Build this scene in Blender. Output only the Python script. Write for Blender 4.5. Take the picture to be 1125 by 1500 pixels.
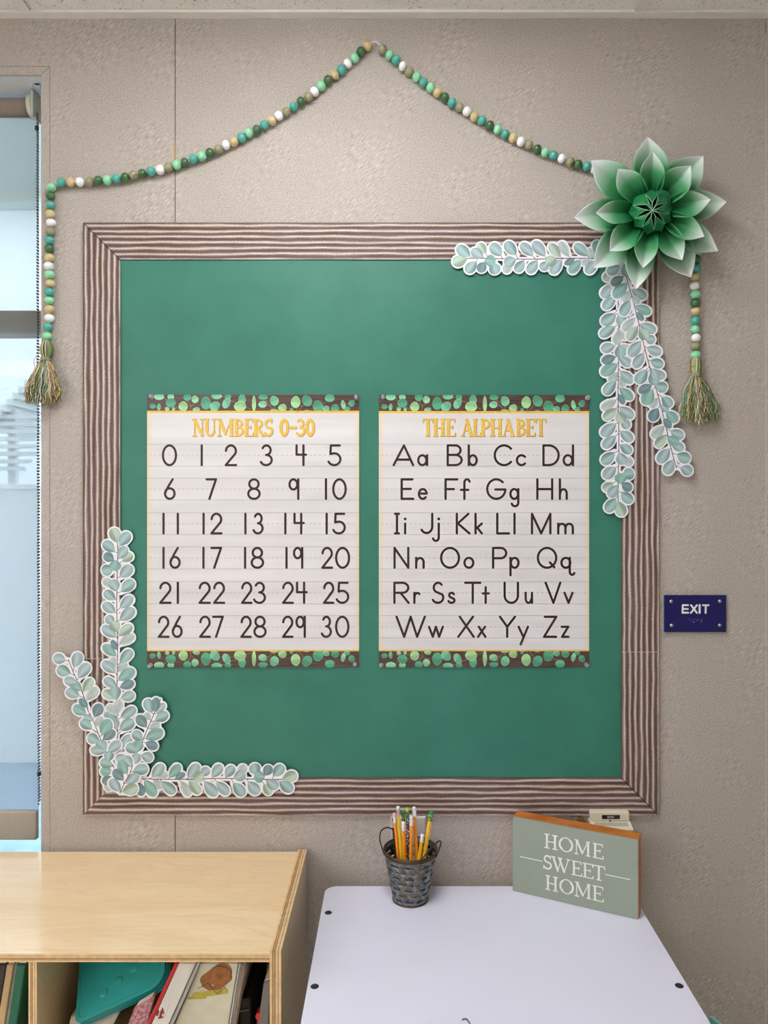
import bpy, bmesh, math, random
import numpy as np
from mathutils import Vector, Matrix

for o in list(bpy.data.objects):
    bpy.data.objects.remove(o)
random.seed(7)
SC = bpy.context.scene
COL = SC.collection

# ------------------------------------------------------------------ camera
F = 1108.0            # focal length in photo pixels
CD = 1.55             # distance from lens to the wall (y = 0)
CZ = 1.54             # lens height
PX, PY = 580.0, 735.0 # where the optical axis meets the photo
cam_d = bpy.data.cameras.new('camera')
cam = bpy.data.objects.new('camera', cam_d)
COL.objects.link(cam)
cam.location = (0, -CD, CZ)
cam.rotation_euler = (math.pi/2, 0, 0)
cam_d.sensor_fit = 'VERTICAL'
cam_d.sensor_height = 24.0
cam_d.sensor_width = 18.0
cam_d.lens = 24.0*F/1500.0
cam_d.shift_x = (562.5-PX)/1500.0
cam_d.shift_y = -(750.0-PY)/1500.0
cam_d.clip_start = 0.05
SC.camera = cam

# ------------------------------------------------------------------ world, exposure
w = bpy.data.worlds.new('sky'); SC.world = w; w.use_nodes = True
nt = w.node_tree
bg = nt.nodes['Background']
tc = nt.nodes.new('ShaderNodeTexCoord'); sp = nt.nodes.new('ShaderNodeSeparateXYZ')
rp = nt.nodes.new('ShaderNodeValToRGB')
rp.color_ramp.elements[0].position = 0.45; rp.color_ramp.elements[0].color = (0.88, 0.92, 0.95, 1)
rp.color_ramp.elements[1].position = 1.0;  rp.color_ramp.elements[1].color = (0.66, 0.80, 0.95, 1)
mp = nt.nodes.new('ShaderNodeMapRange'); mp.inputs[1].default_value = -1; mp.inputs[2].default_value = 1
nt.links.new(tc.outputs['Generated'], sp.inputs[0]); nt.links.new(sp.outputs['Z'], mp.inputs[0])
nt.links.new(mp.outputs[0], rp.inputs[0]); nt.links.new(rp.outputs[0], bg.inputs['Color'])
bg.inputs['Strength'].default_value = 5.2
LAMP = 13.2            # radiance of the ceiling light diffusers
SC.view_settings.view_transform = 'Standard'
SC.view_settings.look = 'None'
SC.view_settings.gamma = 1.0
SC.view_settings.use_curve_mapping = False
SC.view_settings.exposure = 0.22

# ------------------------------------------------------------------ helpers
def P(px, py, Y=0.0):
    """Photo pixel to a point standing at depth Y (wall is y=0, room is -y)."""
    D = CD + Y
    return Vector(((px-PX)*D/F, Y, CZ + (PY-py)*D/F))

def lin(r, g, b):
    f = lambda c: (c/255/12.92) if c/255 <= 0.04045 else ((c/255+0.055)/1.055)**2.4
    return (f(r), f(g), f(b), 1.0)

class NT:
    """small helper around a material's node tree"""
    def __init__(s, name):
        s.m = bpy.data.materials.new(name); s.m.use_nodes = True
        s.t = s.m.node_tree; s.b = s.t.nodes['Principled BSDF']
    def n(s, kind, **kw):
        nd = s.t.nodes.new('ShaderNode'+kind)
        for k, v in kw.items():
            if k.startswith('i_'):
                key = k[2:].replace('_', ' ')
                nd.inputs[key].default_value = v
            else: setattr(nd, k, v)
        return nd
    def l(s, a, b): s.t.links.new(a, b)
    def ramp(s, fac, stops):
        r = s.n('ValToRGB'); e = r.color_ramp.elements
        while len(e) < len(stops): e.new(0.5)
        for i, (p, c) in enumerate(stops): e[i].position = p; e[i].color = c
        s.l(fac, r.inputs[0]); return r.outputs[0]
    def coord(s, kind='Object', scale=(1,1,1), rot=(0,0,0)):
        c = s.n('TexCoord'); mpn = s.n('Mapping')
        mpn.inputs['Scale'].default_value = scale; mpn.inputs['Rotation'].default_value = rot
        s.l(c.outputs[kind], mpn.inputs[0]); return mpn.outputs[0]
    def noise(s, vec, scale, detail=3, rough=0.5, dist=0.0):
        nd = s.n('TexNoise'); nd.inputs['Scale'].default_value = scale
        nd.inputs['Detail'].default_value = detail; nd.inputs['Roughness'].default_value = rough
        nd.inputs['Distortion'].default_value = dist
        s.l(vec, nd.inputs['Vector']); return nd.outputs['Fac']
    def mix(s, fac, a, b, mode='MIX'):
        m = s.n('MixRGB', blend_type=mode)
        for k, v in ((0, fac), (1, a), (2, b)):
            if isinstance(v, (int, float)): m.inputs[k].default_value = v
            elif isinstance(v, tuple): m.inputs[k].default_value = v
            else: s.l(v, m.inputs[k])
        return m.outputs[0]
    def math(s, op, a, b=0.0):
        m = s.n('Math', operation=op)
        for k, v in ((0, a), (1, b)):
            if isinstance(v, (int, float)): m.inputs[k].default_value = v
            else: s.l(v, m.inputs[k])
        return m.outputs[0]
    def bump(s, h, strength=0.3, dist=0.001):
        b = s.n('Bump'); b.inputs['Strength'].default_value = strength
        b.inputs['Distance'].default_value = dist
        s.l(h, b.inputs['Height']); s.l(b.outputs[0], s.b.inputs['Normal'])
    def color(s, c): s.l(c, s.b.inputs['Base Color']) if not isinstance(c, tuple) else setattr(s.b.inputs['Base Color'], 'default_value', c)

def plain(name, rgb, rough=0.5, metal=0.0, var=0.06, scale=40.0, spec=0.5, coat=0.0, bump=0.0):
    k = NT(name); v = k.coord()
    n = k.noise(v, scale)
    c = lin(*rgb)
    lo = tuple(x*(1-var) for x in c[:3])+(1,); hi = tuple(min(1, x*(1+var)) for x in c[:3])+(1,)
    k.color(k.ramp(n, [(0.3, lo), (0.7, hi)]))
    k.b.inputs['Roughness'].default_value = rough; k.b.inputs['Metallic'].default_value = metal
    k.b.inputs['Specular IOR Level'].default_value = spec
    k.b.inputs['Coat Weight'].default_value = coat
    if bump: k.bump(n, bump)
    return k.m

def link(name, mesh, mats=None, parent=None, loc=None):
    o = bpy.data.objects.new(name, mesh); COL.objects.link(o)
    if mats is not None and not mesh.materials:
        for m in (mats if isinstance(mats, (list, tuple)) else [mats]): mesh.materials.append(m)
    if loc is not None: o.location = loc
    if parent is not None:
        o.parent = parent
        if parent.type == 'EMPTY': o.matrix_parent_inverse = Matrix.Translation(-Vector(parent.location))
    return o

def thing(name, label, cat, loc, group=None):
    o = bpy.data.objects.new(name, None); COL.objects.link(o)
    o.empty_display_size = 0.02
    o.location = loc; tag(o, label, cat, group); return o

def tag(o, label, cat, group=None):
    o['label'] = label; o['category'] = cat
    if group: o['group'] = group
    return o

def struct(o):
    o['kind'] = 'structure'; return o

def fin(bm, name, smooth=False):
    me = bpy.data.meshes.new(name)
    bmesh.ops.recalc_face_normals(bm, faces=bm.faces[:])
    bm.to_mesh(me); bm.free()
    if smooth:
        for p in me.polygons: p.use_smooth = True
    return me

def box(bm, x0, x1, y0, y1, z0, z1, bev=0.0, mi=0, mat=None):
    r = bmesh.ops.create_cube(bm, size=1.0)
    vs = r['verts']
    for v in vs:
        v.co = Vector(((x0+x1)/2+v.co.x*(x1-x0), (y0+y1)/2+v.co.y*(y1-y0), (z0+z1)/2+v.co.z*(z1-z0)))
    fs = list({f for v in vs for f in v.link_faces})
    for f in fs: f.material_index = mi
    if bev > 0:
        es = list({e for v in vs for e in v.link_edges})
        r2 = bmesh.ops.bevel(bm, geom=es, offset=bev, segments=2, affect='EDGES', profile=0.5)
        vs = list({v for v in vs if v.is_valid} | set(r2['verts']))
        for f in r2['faces']: f.material_index = mi
    if mat is not None:
        for v in vs: v.co = mat @ v.co
    return vs

def boxm(name, *a, **k):
    bm = bmesh.new(); box(bm, *a, **k); return fin(bm, name)

def tube(bm, pts, r, seg=8, caps=True, closed=False, rs=None):
    """round tube along points"""
    pts = [Vector(p) for p in pts]; rings = []; n = len(pts)
    prev = None
    for i, p in enumerate(pts):
        if closed: d = pts[(i+1) % n]-pts[i-1]
        else: d = pts[min(i+1, n-1)]-pts[max(i-1, 0)]
        d.normalize()
        if prev is None:
            a = Vector((0, 0, 1)) if abs(d.z) < 0.9 else Vector((1, 0, 0))
            u = d.cross(a).normalized()
        else:
            u = (prev-d*prev.dot(d)).normalized()
        prev = u; v = d.cross(u)
        rr = rs[i] if rs else r
        rings.append([bm.verts.new(p+(u*math.cos(t)+v*math.sin(t))*rr) for t in [2*math.pi*k/seg for k in range(seg)]])
    m = n if closed else n-1
    fs = []
    for i in range(m):
        a, b = rings[i], rings[(i+1) % n]
        for k in range(seg):
            fs.append(bm.faces.new((a[k], a[(k+1) % seg], b[(k+1) % seg], b[k])))
    if caps and not closed:
        fs.append(bm.faces.new(rings[0][::-1])); fs.append(bm.faces.new(rings[-1]))
    return fs

def lathe(bm, prof, c=(0, 0, 0), seg=32, caps=(True, True), mi=0):
    rings = []
    for r, z in prof:
        rings.append([bm.verts.new((c[0]+r*math.cos(2*math.pi*k/seg), c[1]+r*math.sin(2*math.pi*k/seg), c[2]+z)) for k in range(seg)])
    for a, b in zip(rings, rings[1:]):
        for k in range(seg):
            bm.faces.new((a[k], a[(k+1) % seg], b[(k+1) % seg], b[k])).material_index = mi
    if caps[0]: bm.faces.new(rings[0][::-1]).material_index = mi
    if caps[1]: bm.faces.new(rings[-1]).material_index = mi

# ---- clean flat outlines: union of discs / strokes by a distance field -------------
def contour(prims, res):
    """prims: (ax,ay,ra,bx,by,rb) tapered capsules -> list of closed loops (x,y)"""
    A = np.array(prims, float); mr = max(A[:, 2].max(), A[:, 5].max())+2*res
    x0 = min(A[:, 0].min(), A[:, 3].min())-mr; x1 = max(A[:, 0].max(), A[:, 3].max())+mr
    y0 = min(A[:, 1].min(), A[:, 4].min())-mr; y1 = max(A[:, 1].max(), A[:, 4].max())+mr
    xs = np.arange(x0, x1+res, res); ys = np.arange(y0, y1+res, res)
    Fd = np.full((len(ys), len(xs)), 1e9)
    for ax, ay, ra, bx, by, rb in prims:
        m = max(ra, rb)+2.1*res
        i0 = max(0, int((min(ax, bx)-m-x0)/res)); i1 = min(len(xs), int((max(ax, bx)+m-x0)/res)+2)
        j0 = max(0, int((min(ay, by)-m-y0)/res)); j1 = min(len(ys), int((max(ay, by)+m-y0)/res)+2)
        X, Y = np.meshgrid(xs[i0:i1], ys[j0:j1])
        dx, dy = bx-ax, by-ay; L = dx*dx+dy*dy
        t = np.clip(((X-ax)*dx+(Y-ay)*dy)/L, 0, 1) if L > 1e-9 else np.zeros_like(X)
        d = np.hypot(X-ax-t*dx, Y-ay-t*dy)-(ra+(rb-ra)*t)
        Fd[j0:j1, i0:i1] = np.minimum(Fd[j0:j1, i0:i1], d)
    Fd[np.abs(Fd) < 1e-6] = 1e-6
    ins = Fd < 0
    nxt = {}
    cell = ins[:-1, :-1].astype(int)+ins[:-1, 1:]*2+ins[1:, 1:]*4+ins[1:, :-1]*8
    pt = {}
    def ed(kind, j, i):
        k = (kind, j, i)
        if k not in pt:
            if kind == 'h': a, b = Fd[j, i], Fd[j, i+1]; t = a/(a-b); pt[k] = (xs[i]+t*res, ys[j])
            else: a, b = Fd[j, i], Fd[j+1, i]; t = a/(a-b); pt[k] = (xs[i], ys[j]+t*res)
        return k
    T = {1: [('L', 'B')], 2: [('B', 'R')], 3: [('L', 'R')], 4: [('R', 'T')], 5: [('L', 'B'), ('R', 'T')], 6: [('B', 'T')],
         7: [('L', 'T')], 8: [('T', 'L')], 9: [('T', 'B')], 10: [('B', 'R'), ('T', 'L')], 11: [('T', 'R')], 12: [('R', 'L')],
         13: [('R', 'B')], 14: [('B', 'L')]}
    for j, i in zip(*np.nonzero((cell > 0) & (cell < 15))):
        e = {'B': ('h', j, i), 'T': ('h', j+1, i), 'L': ('v', j, i), 'R': ('v', j, i+1)}
        for a, b in T[int(cell[j, i])]:
            nxt[ed(*e[a])] = ed(*e[b])
    loops = []
    while nxt:
        s, c = nxt.popitem(); lp = [pt[s]]
        while c != s and c in nxt:
            lp.append(pt[c]); c = nxt.pop(c)
        if len(lp) < 6: continue
        out = []                                       # thin nearly straight runs
        tol = res*0.12
        i = 0; n = len(lp)
        while i < n:
            out.append(lp[i]); j = i+1
            while j < n-1 and j-i < 14:
                ax, ay = lp[i]; bx, by = lp[j+1]
                L = math.hypot(bx-ax, by-ay) or 1e-9
                if all(abs((bx-ax)*(ay-lp[k][1])-(ax-lp[k][0])*(by-ay))/L < tol for k in range(i+1, j+1)): j += 1
                else: break
            i = j
        loops.append(out)
    return loops

def flat(name, prims, res, tf, thick=0.0):
    """filled flat mesh of the union; tf maps (x,y,h) to a world point, h = height off the surface"""
    cu = bpy.data.curves.new(name, 'CURVE'); cu.dimensions = '2D'; cu.fill_mode = 'BOTH' if thick else 'FRONT'
    for lp in contour(prims, res):
        s = cu.splines.new('POLY'); s.points.add(len(lp)-1)
        for k, (x, y) in enumerate(lp): s.points[k].co = (x, y, 0, 1)
        s.use_cyclic_u = True
    cu.extrude = 0.5 if thick else 0.0
    ob = bpy.data.objects.new('tmp', cu)
    me = bpy.data.meshes.new_from_object(ob)
    bpy.data.objects.remove(ob); bpy.data.curves.remove(cu)
    for v in me.vertices:
        v.co = tf(v.co.x, v.co.y, (v.co.z+0.5)*thick if thick else 0.0)
    me.name = name; me.materials.clear()
    for p in me.polygons: p.use_smooth = False
    return me

def colattr(me, cols):
    a = me.color_attributes.new('Col', 'FLOAT_COLOR', 'POINT')
    flatc = np.array(cols, dtype=np.float32).ravel(); a.data.foreach_set('color', flatc)

def vcol_mat(name, rough=0.6, var=0.1, scale=300, spec=0.4, coat=0.0, trans=0.0):
    k = NT(name); a = k.n('VertexColor'); a.layer_name = 'Col'
    n = k.noise(k.coord(), scale, 4, 0.6)
    r = k.ramp(n, [(0.25, (1-var,)*3+(1,)), (0.75, (1, 1, 1, 1))])
    k.color(k.mix(1.0, a.outputs[0], r, 'MULTIPLY'))
    k.b.inputs['Roughness'].default_value = rough; k.b.inputs['Specular IOR Level'].default_value = spec
    k.b.inputs['Coat Weight'].default_value = coat
    return k.m

# ------------------------------------------------------------------ materials
def wall_mat():
    k = NT('vinyl wallboard'); v = k.coord()
    fine = k.noise(v, 430, 3, 0.75)
    rot = k.n('Mapping'); rot.inputs['Rotation'].default_value = (0, math.radians(-48), 0); k.l(v, rot.inputs[0])
    sc2 = k.n('Mapping'); sc2.inputs['Scale'].default_value = (600, 600, 70); k.l(rot.outputs[0], sc2.inputs[0])
    st1 = k.noise(sc2.outputs[0], 1.0, 2, 0.5)
    patch = k.noise(v, 7, 2, 0.5)
    pm = k.ramp(patch, [(0.42, (0, 0, 0, 1)), (0.6, (1, 1, 1, 1))])
    h = k.mix(k.math('MULTIPLY', pm, 0.7), fine, st1)
    c = k.ramp(h, [(0.32, lin(136, 126, 119)), (0.5, lin(177, 167, 159)), (0.68, lin(214, 205, 198))])
    big = k.noise(v, 2.5, 2)
    k.color(k.mix(0.12, c, k.ramp(big, [(0.3, lin(174, 164, 146)), (0.7, lin(190, 178, 175))])))
    k.b.inputs['Roughness'].default_value = 0.62; k.b.inputs['Specular IOR Level'].default_value = 0.35
    k.bump(h, 0.8, 0.0014); return k.m
M_WALL = wall_mat()
M_JOINT = plain('dark joint filler', (96, 84, 76), 0.9)
def tile_mat():
    k = NT('mineral fibre ceiling tile'); v = k.coord()
    vo = k.n('TexVoronoi'); vo.inputs['Scale'].default_value = 95; vo.inputs['Randomness'].default_value = 1
    nd = k.n('TexNoise'); nd.inputs['Scale'].default_value = 60; k.l(v, nd.inputs['Vector'])
    k.l(k.mix(0.12, v, nd.outputs['Color'], 'ADD'), vo.inputs['Vector'])
    sz = k.noise(v, 85, 1)
    lim = k.ramp(sz, [(0.35, (0.06,)*3+(1,)), (0.7, (0.30,)*3+(1,))])
    hole = k.math('LESS_THAN', vo.outputs['Distance'], lim)
    base = k.ramp(k.noise(v, 300), [(0.3, lin(232, 226, 221)), (0.7, lin(248, 243, 239))])
    k.color(k.mix(hole, base, lin(140, 118, 98)))
    k.b.inputs['Roughness'].default_value = 0.9
    k.bump(k.math('SUBTRACT', 1.0, hole), 0.6, 0.002); return k.m
M_TILE = tile_mat()
M_GRID = plain('painted ceiling grid', (232, 228, 222), 0.45, var=0.03)
M_WHITE_METAL = plain('white painted metal', (225, 228, 230), 0.35, var=0.03)
M_FLOOR = plain('pale vinyl floor', (224, 220, 212), 0.6, var=0.25, scale=400, bump=0.5)
M_ALU = plain('brushed aluminium', (190, 196, 200), 0.35, 0.8, var=0.06)

def green_paper():
    k = NT('green backing paper'); v = k.coord()
    a = k.noise(v, 3.0, 3, 0.55); b = k.noise(v, 14, 3, 0.55)
    h = k.mix(0.35, a, b)
    k.color(k.ramp(h, [(0.35, lin(36, 108, 90)), (0.65, lin(50, 122, 104))]))
    k.b.inputs['Roughness'].default_value = 0.48; k.b.inputs['Specular IOR Level'].default_value = 0.5
    k.bump(h, 0.18, 0.02); return k.m
M_GREEN = green_paper()

def corrugated():
    k = NT('rustic corrugated border print'); tcn = k.n('TexCoord')
    sx = k.n('SeparateXYZ'); k.l(tcn.outputs['UV'], sx.inputs[0])
    m1 = k.n('Mapping'); m1.inputs['Scale'].default_value = (3.0, 7.0, 1); k.l(tcn.outputs['UV'], m1.inputs[0])
    wob = k.noise(m1.outputs[0], 1.0, 3, 0.55)
    m2 = k.n('Mapping'); m2.inputs['Scale'].default_value = (60, 260, 1); k.l(tcn.outputs['UV'], m2.inputs[0])
    gr = k.noise(m2.outputs[0], 1.0, 4, 0.7)
    m3 = k.n('Mapping'); m3.inputs['Scale'].default_value = (6.5, 3, 1); k.l(tcn.outputs['UV'], m3.inputs[0])
    tone = k.noise(m3.outputs[0], 1.0, 2, 0.5)
    ph = k.math('ADD', k.math('MULTIPLY', sx.outputs[0], 6.5), k.math('MULTIPLY', k.math('SUBTRACT', wob, 0.5), 0.8))
    tri = k.ramp(k.math('FRACT', k.math('ADD', ph, 2.0)), [(0.0, (0.0,)*3+(1,)), (0.16, (0.08,)*3+(1,)), (0.36, (0.55,)*3+(1,)), (0.50, (1.0,)*3+(1,)), (0.62, (0.85,)*3+(1,)), (0.78, (0.38,)*3+(1,)), (1.0, (0.0,)*3+(1,))])
    s = k.math('MULTIPLY', tri, 1.0)
    f = k.math('ADD', s, k.math('MULTIPLY', k.math('SUBTRACT', gr, 0.5), 1.15))
    c1 = k.ramp(f, [(0.05, lin(86, 62, 56)), (0.35, lin(120, 96, 90)), (0.65, lin(158, 140, 128)), (0.98, lin(206, 194, 176))])
    c2 = k.ramp(f, [(0.05, lin(98, 76, 76)), (0.35, lin(130, 110, 110)), (0.7, lin(168, 152, 146)), (1.0, lin(214, 204, 194))])
    k.color(k.mix(k.ramp(tone, [(0.4, (0, 0, 0, 1)), (0.6, (1, 1, 1, 1))]), c1, c2))
    k.b.inputs['Roughness'].default_value = 0.5; k.b.inputs['Specular IOR Level'].default_value = 0.3
    return k.m
M_BORDER = corrugated()

def sheet_mat():
    k = NT('laminated poster paper'); v = k.coord()
    n = k.noise(k.coord(scale=(2, 2, 30)), 1.0, 3)
    base = k.ramp(n, [(0.3, lin(210, 207, 208)), (0.7, lin(224, 221, 223))])
    # aged cream edge from the print itself (UV runs 0..1 over the sheet)
    tcn = k.n('TexCoord'); sx = k.n('SeparateXYZ'); k.l(tcn.outputs['UV'], sx.inputs[0])
    ex = k.math('MULTIPLY', k.math('ABSOLUTE', k.math('SUBTRACT', sx.outputs[0], 0.5)), 2.0)
    ex = k.math('ADD', ex, k.math('MULTIPLY', k.math('SUBTRACT', k.noise(v, 60, 4), 0.5), 0.05))
    e = k.ramp(ex, [(0.94, (0, 0, 0, 1)), (1.0, (1, 1, 1, 1))])
    k.color(k.mix(e, base, lin(224, 208, 184)))
    k.b.inputs['Roughness'].default_value = 0.3; k.b.inputs['Specular IOR Level'].default_value = 0.4
    return k.m
M_SHEET = sheet_mat()
def woodprint():
    k = NT('dark wood print')
    n = k.noise(k.coord(scale=(14, 14, 420)), 1.0, 4, 0.65, 0.6)
    k.color(k.ramp(n, [(0.3, lin(52, 36, 32)), (0.55, lin(86, 64, 58)), (0.75, lin(118, 96, 90))]))
    k.b.inputs['Roughness'].default_value = 0.3; return k.m
M_WOODPRINT = woodprint()
M_GOLD = plain('gold print', (232, 186, 74), 0.35, var=0.12, scale=220)
M_GOLDEDGE = plain('dark gold print edge', (136, 118, 76), 0.5)
M_INK = plain('dark brown ink', (48, 27, 14), 0.4, var=0.15, scale=150)
M_RULE = plain('grey ruling ink', (172, 176, 178), 0.5)
M_PLEAF = vcol_mat('printed green leaves', 0.3, 0.12)
M_TWIG = plain('brown twig print', (104, 64, 60), 0.5, var=0.2, scale=200)
M_PTWIG = plain('tan twig print', (150, 110, 84), 0.5, var=0.2, scale=200)
M_CARD = plain('white card stock', (238, 236, 242), 0.45, var=0.02)
M_LEAF = vcol_mat('watercolour eucalyptus print', 0.42, 0.20, 240)
M_PETAL = vcol_mat('ombre green paper', 0.5, 0.04, 500)
M_STRAND = vcol_mat('tassel yarn', 0.9, 0.25, 900, 0.1)

def maple():
    k = NT('varnished maple plywood')
    v = k.coord(scale=(1.6, 7, 7))
    n1 = k.noise(v, 1.6, 4, 0.55, 1.4); n2 = k.noise(k.coord(scale=(12, 160, 160)), 1.0, 3, 0.6)
    w_ = k.math('FRACT', k.math('MULTIPLY', n1, 9.0))
    lines = k.ramp(w_, [(0.0, (0.82, 0.82, 0.82, 1)), (0.12, (1, 1, 1, 1)), (0.8, (1, 1, 1, 1)), (1.0, (0.9, 0.9, 0.9, 1))])
    base = k.ramp(n1, [(0.3, lin(240, 206, 158)), (0.7, lin(250, 221, 178))])
    c = k.mix(0.5, base, k.mix(1.0, base, lines, 'MULTIPLY'))
    k.color(k.mix(0.2, c, k.ramp(n2, [(0.3, lin(218, 178, 124)), (0.7, lin(248, 222, 178))])))
    k.b.inputs['Roughness'].default_value = 0.3; k.b.inputs['Coat Weight'].default_value = 1.0
    k.b.inputs['Coat Roughness'].default_value = 0.06
    return k.m
M_MAPLE = maple()
M_PLYL = plain('light plywood ply', (226, 190, 140), 0.35, var=0.12, scale=90, coat=0.4)
M_PLYM = plain('tan plywood ply', (190, 146, 94), 0.4, var=0.15, scale=90, coat=0.4)
M_PLYD = plain('dark glue line', (104, 68, 38), 0.5, var=0.25, scale=120)

# ================================================================== ROOM
RX0, RX1, RY0 = -3.3, 2.9, -5.4
CEIL = 2.53
WIN = dict(x0=-1.95, x1=-0.7273, z0=0.70, z1=P(0, 110).z)
# back wall: an Empty, panels and joints below it
wall = struct(thing('wall_back', 'x', 'x', (0, 0, 0))); del wall['label']; del wall['category']
def panel(x0, x1, z0, z1, y0=0.0, y1=0.1):
    return link('wall_panel', boxm('wall_panel', x0, x1, y0, y1, z0, z1), M_WALL, wall)
TRW = 0.0175                                     # width of the corner trim round the window
sx_ = P(256.5, 0).x; g = 0.0009
rx_ = P(1122, 0).x
panel(WIN['x1']+TRW+g, sx_-g, 0, CEIL); panel(sx_+g, rx_-g, 0, CEIL); panel(rx_+g, RX1, 0, CEIL)
panel(RX0, WIN['x0']-TRW-g, 0, CEIL)
panel(WIN['x0']-TRW, WIN['x1']+TRW+g, WIN['z1']+TRW+g, CEIL); panel(WIN['x0']-TRW, WIN['x1']+TRW, 0, WIN['z0']-TRW-g)
link('joint_backing', boxm('joint_backing', RX0, WIN['x0']-TRW, 0.0018, 0.09, 0.01, CEIL-0.01), M_JOINT, wall)
link('joint_backing', boxm('joint_backing', WIN['x1']+TRW*0.5, RX1, 0.0018, 0.09, 0.01, CEIL-0.01), M_JOINT, wall)
link('joint_backing', boxm('joint_backing', WIN['x0']-TRW, WIN['x1']+TRW, 0.0018, 0.09, WIN['z1']+TRW*0.5, CEIL-0.01), M_JOINT, wall)
# short tan batten showing in the seam just above the garland
link('seam_batten', boxm('seam_batten', sx_-0.0014, sx_+0.0014, -0.0006, 0.003, P(0, 240).z, P(0, 212).z), plain('tan batten', (176, 132, 76), 0.6), wall)
link('pale_seam_strip', boxm('pale_seam_strip', rx_-0.0012, rx_+0.0012, -0.0004, 0.002, 0.1, CEIL-0.03), plain('pale seam strip', (192, 180, 170), 0.5), wall)
# mitred corner trim round the window opening (front leg and reveal leg)
tr = struct(thing('trim_window', 'x', 'x', (WIN['x1'], 0, 1.6))); del tr['label']; del tr['category']
def mitre(name, a, b, c, d):
    bm = bmesh.new()
    f = [bm.verts.new((x, 0.0, z)) for x, z in (a, b, c, d)]; r = [bm.verts.new((x, 0.004, z)) for x, z in (a, b, c, d)]
    bm.faces.new(f); bm.faces.new(r[::-1])
    for i in range(4): bm.faces.new((f[i], r[i], r[(i+1) % 4], f[(i+1) % 4]))
    return link(name, fin(bm, name), M_WALL, tr)
x0, x1, z0, z1, t = WIN['x0'], WIN['x1'], WIN['z0'], WIN['z1'], TRW
e = 0.0007
mitre('corner_trim', (x1, z0+e), (x1+t, z0-t+e), (x1+t, z1+t-e), (x1, z1-e))
mitre('corner_trim', (x0, z1-e), (x0-t, z1+t-e), (x0-t, z0-t+e), (x0, z0+e))
mitre('corner_trim', (x0+e, z1), (x1-e, z1), (x1+t-e, z1+t), (x0-t+e, z1+t))
mitre('corner_trim', (x0+e, z0), (x0-t+e, z0-t), (x1+t-e, z0-t), (x1-e, z0))
link('reveal', boxm('reveal', x1+0.0002, x1+0.012, 0.0045, 0.17, z0, z1), M_WALL, tr)
link('reveal', boxm('reveal', x0-0.012, x0-0.0002, 0.0045, 0.17, z0, z1), M_WALL, tr)
link('reveal', boxm('reveal', x0-0.012, x1+0.012, 0.0045, 0.17, z1+0.0002, z1+0.012), M_WHITE_METAL, tr)
link('sill', boxm('sill', x0-0.012, x1+0.012, 0.0045, 0.17, z0-0.012, z0-0.0002), M_WHITE_METAL, tr)
# other walls, floor
M_OTHER = plain('pale painted wall', (226, 222, 214), 0.7, var=0.02)
for nm, a in (('wall_left', (RX0-0.1, RX0, RY0, 0.0)), ('wall_right', (RX1, RX1+0.1, RY0, 0.0)), ('wall_front', (RX0-0.1, RX1+0.1, RY0-0.1, RY0))):
    struct(link(nm, boxm(nm, a[0], a[1], a[2], a[3], 0, CEIL), M_OTHER))
struct(link('floor', boxm('floor', RX0-0.1, RX1+0.1, RY0-0.1, 0.17, -0.06, 0.0), M_FLOOR))
bs = link('baseboard_back', boxm('baseboard_back', RX0, RX1, -0.008, -0.0002, 0.0, 0.10, bev=0.002), plain('dark vinyl base', (78, 70, 66), 0.5)); struct(bs)

# ------------------------------------------------------------------ window
wn = struct(thing('window_1', 'x', 'x', (-1.35, 0.15, 1.6))); del wn['label']; del wn['category']
M_WFRAME = plain('bronze window frame', (160, 150, 140), 0.4, 0.2)
yw0, yw1 = 0.115, 0.150
fw = 0.030
link('frame', boxm('frame', x1-0.010, x1+0.0, yw0, yw1, z0, z1), M_WFRAME, wn)
link('frame', boxm('frame', x0, x0+fw, yw0, yw1, z0, z1), M_WFRAME, wn)
link('frame', boxm('frame', x0+fw, x1-0.010, yw0, yw1, z1-0.014, z1), M_WFRAME, wn)
link('frame', boxm('frame', x0+fw, x1-0.010, yw0, yw1, z0, z0+0.012), M_WFRAME, wn)
zr0 = P(0, 489, 0.1).z; zr1 = P(0, 455, 0.1).z
link('frame_rail', boxm('frame_rail', x0+fw, x1-0.010, 0.10, yw1, zr0, zr1), M_WFRAME, wn)
kg = NT('window glass'); kg.b.inputs['Transmission Weight'].default_value = 1.0
kg.b.inputs['Roughness'].default_value = 0.0; kg.b.inputs['IOR'].default_value = 1.45; kg.color((0.93, 0.97, 0.98, 1))
link('pane', boxm('pane', x0+fw, x1-0.010, 0.130, 0.134, z0+0.012, zr0), kg.m, wn)
link('pane', boxm('pane', x0+fw, x1-0.010, 0.130, 0.134, zr1, z1-0.014), kg.m, wn)

# ------------------------------------------------------------------ outside: canopy, pale building, low wall and stairs
M_CONC = plain('pale concrete', (214, 216, 214), 0.9, var=0.08, scale=5)
M_SIDING = plain('pale blue grey siding', (206, 214, 218), 0.8, var=0.04, scale=6)
M_CANOPY = plain('pale green grey soffit', (176, 186, 174), 0.8, var=0.03, scale=4)
struct(link('ground_outside', boxm('ground_outside', -14, 6, 0.3, 16, -0.3, -0.2), plain('blue grey paving', (136, 160, 182), 0.9, var=0.12, scale=9)))
cn = thing('entrance_canopy', 'pale green-grey canopy soffit seen dimly through the top of the blind', 'canopy', (-3.0, 1.5, 3.2))
link('soffit', boxm('soffit', -9, 2.5, 0.3, 2.5, 3.2, 3.3), M_CANOPY, cn)
link('fascia', boxm('fascia', -9, 2.5, 2.5, 2.56, 3.17, 3.42), M_CANOPY, cn)
bld = thing('neighbouring_building', 'pale blue-grey building across the yard, seen dimly through the blind', 'building', (-5.0, 9.0, -0.2))
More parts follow.
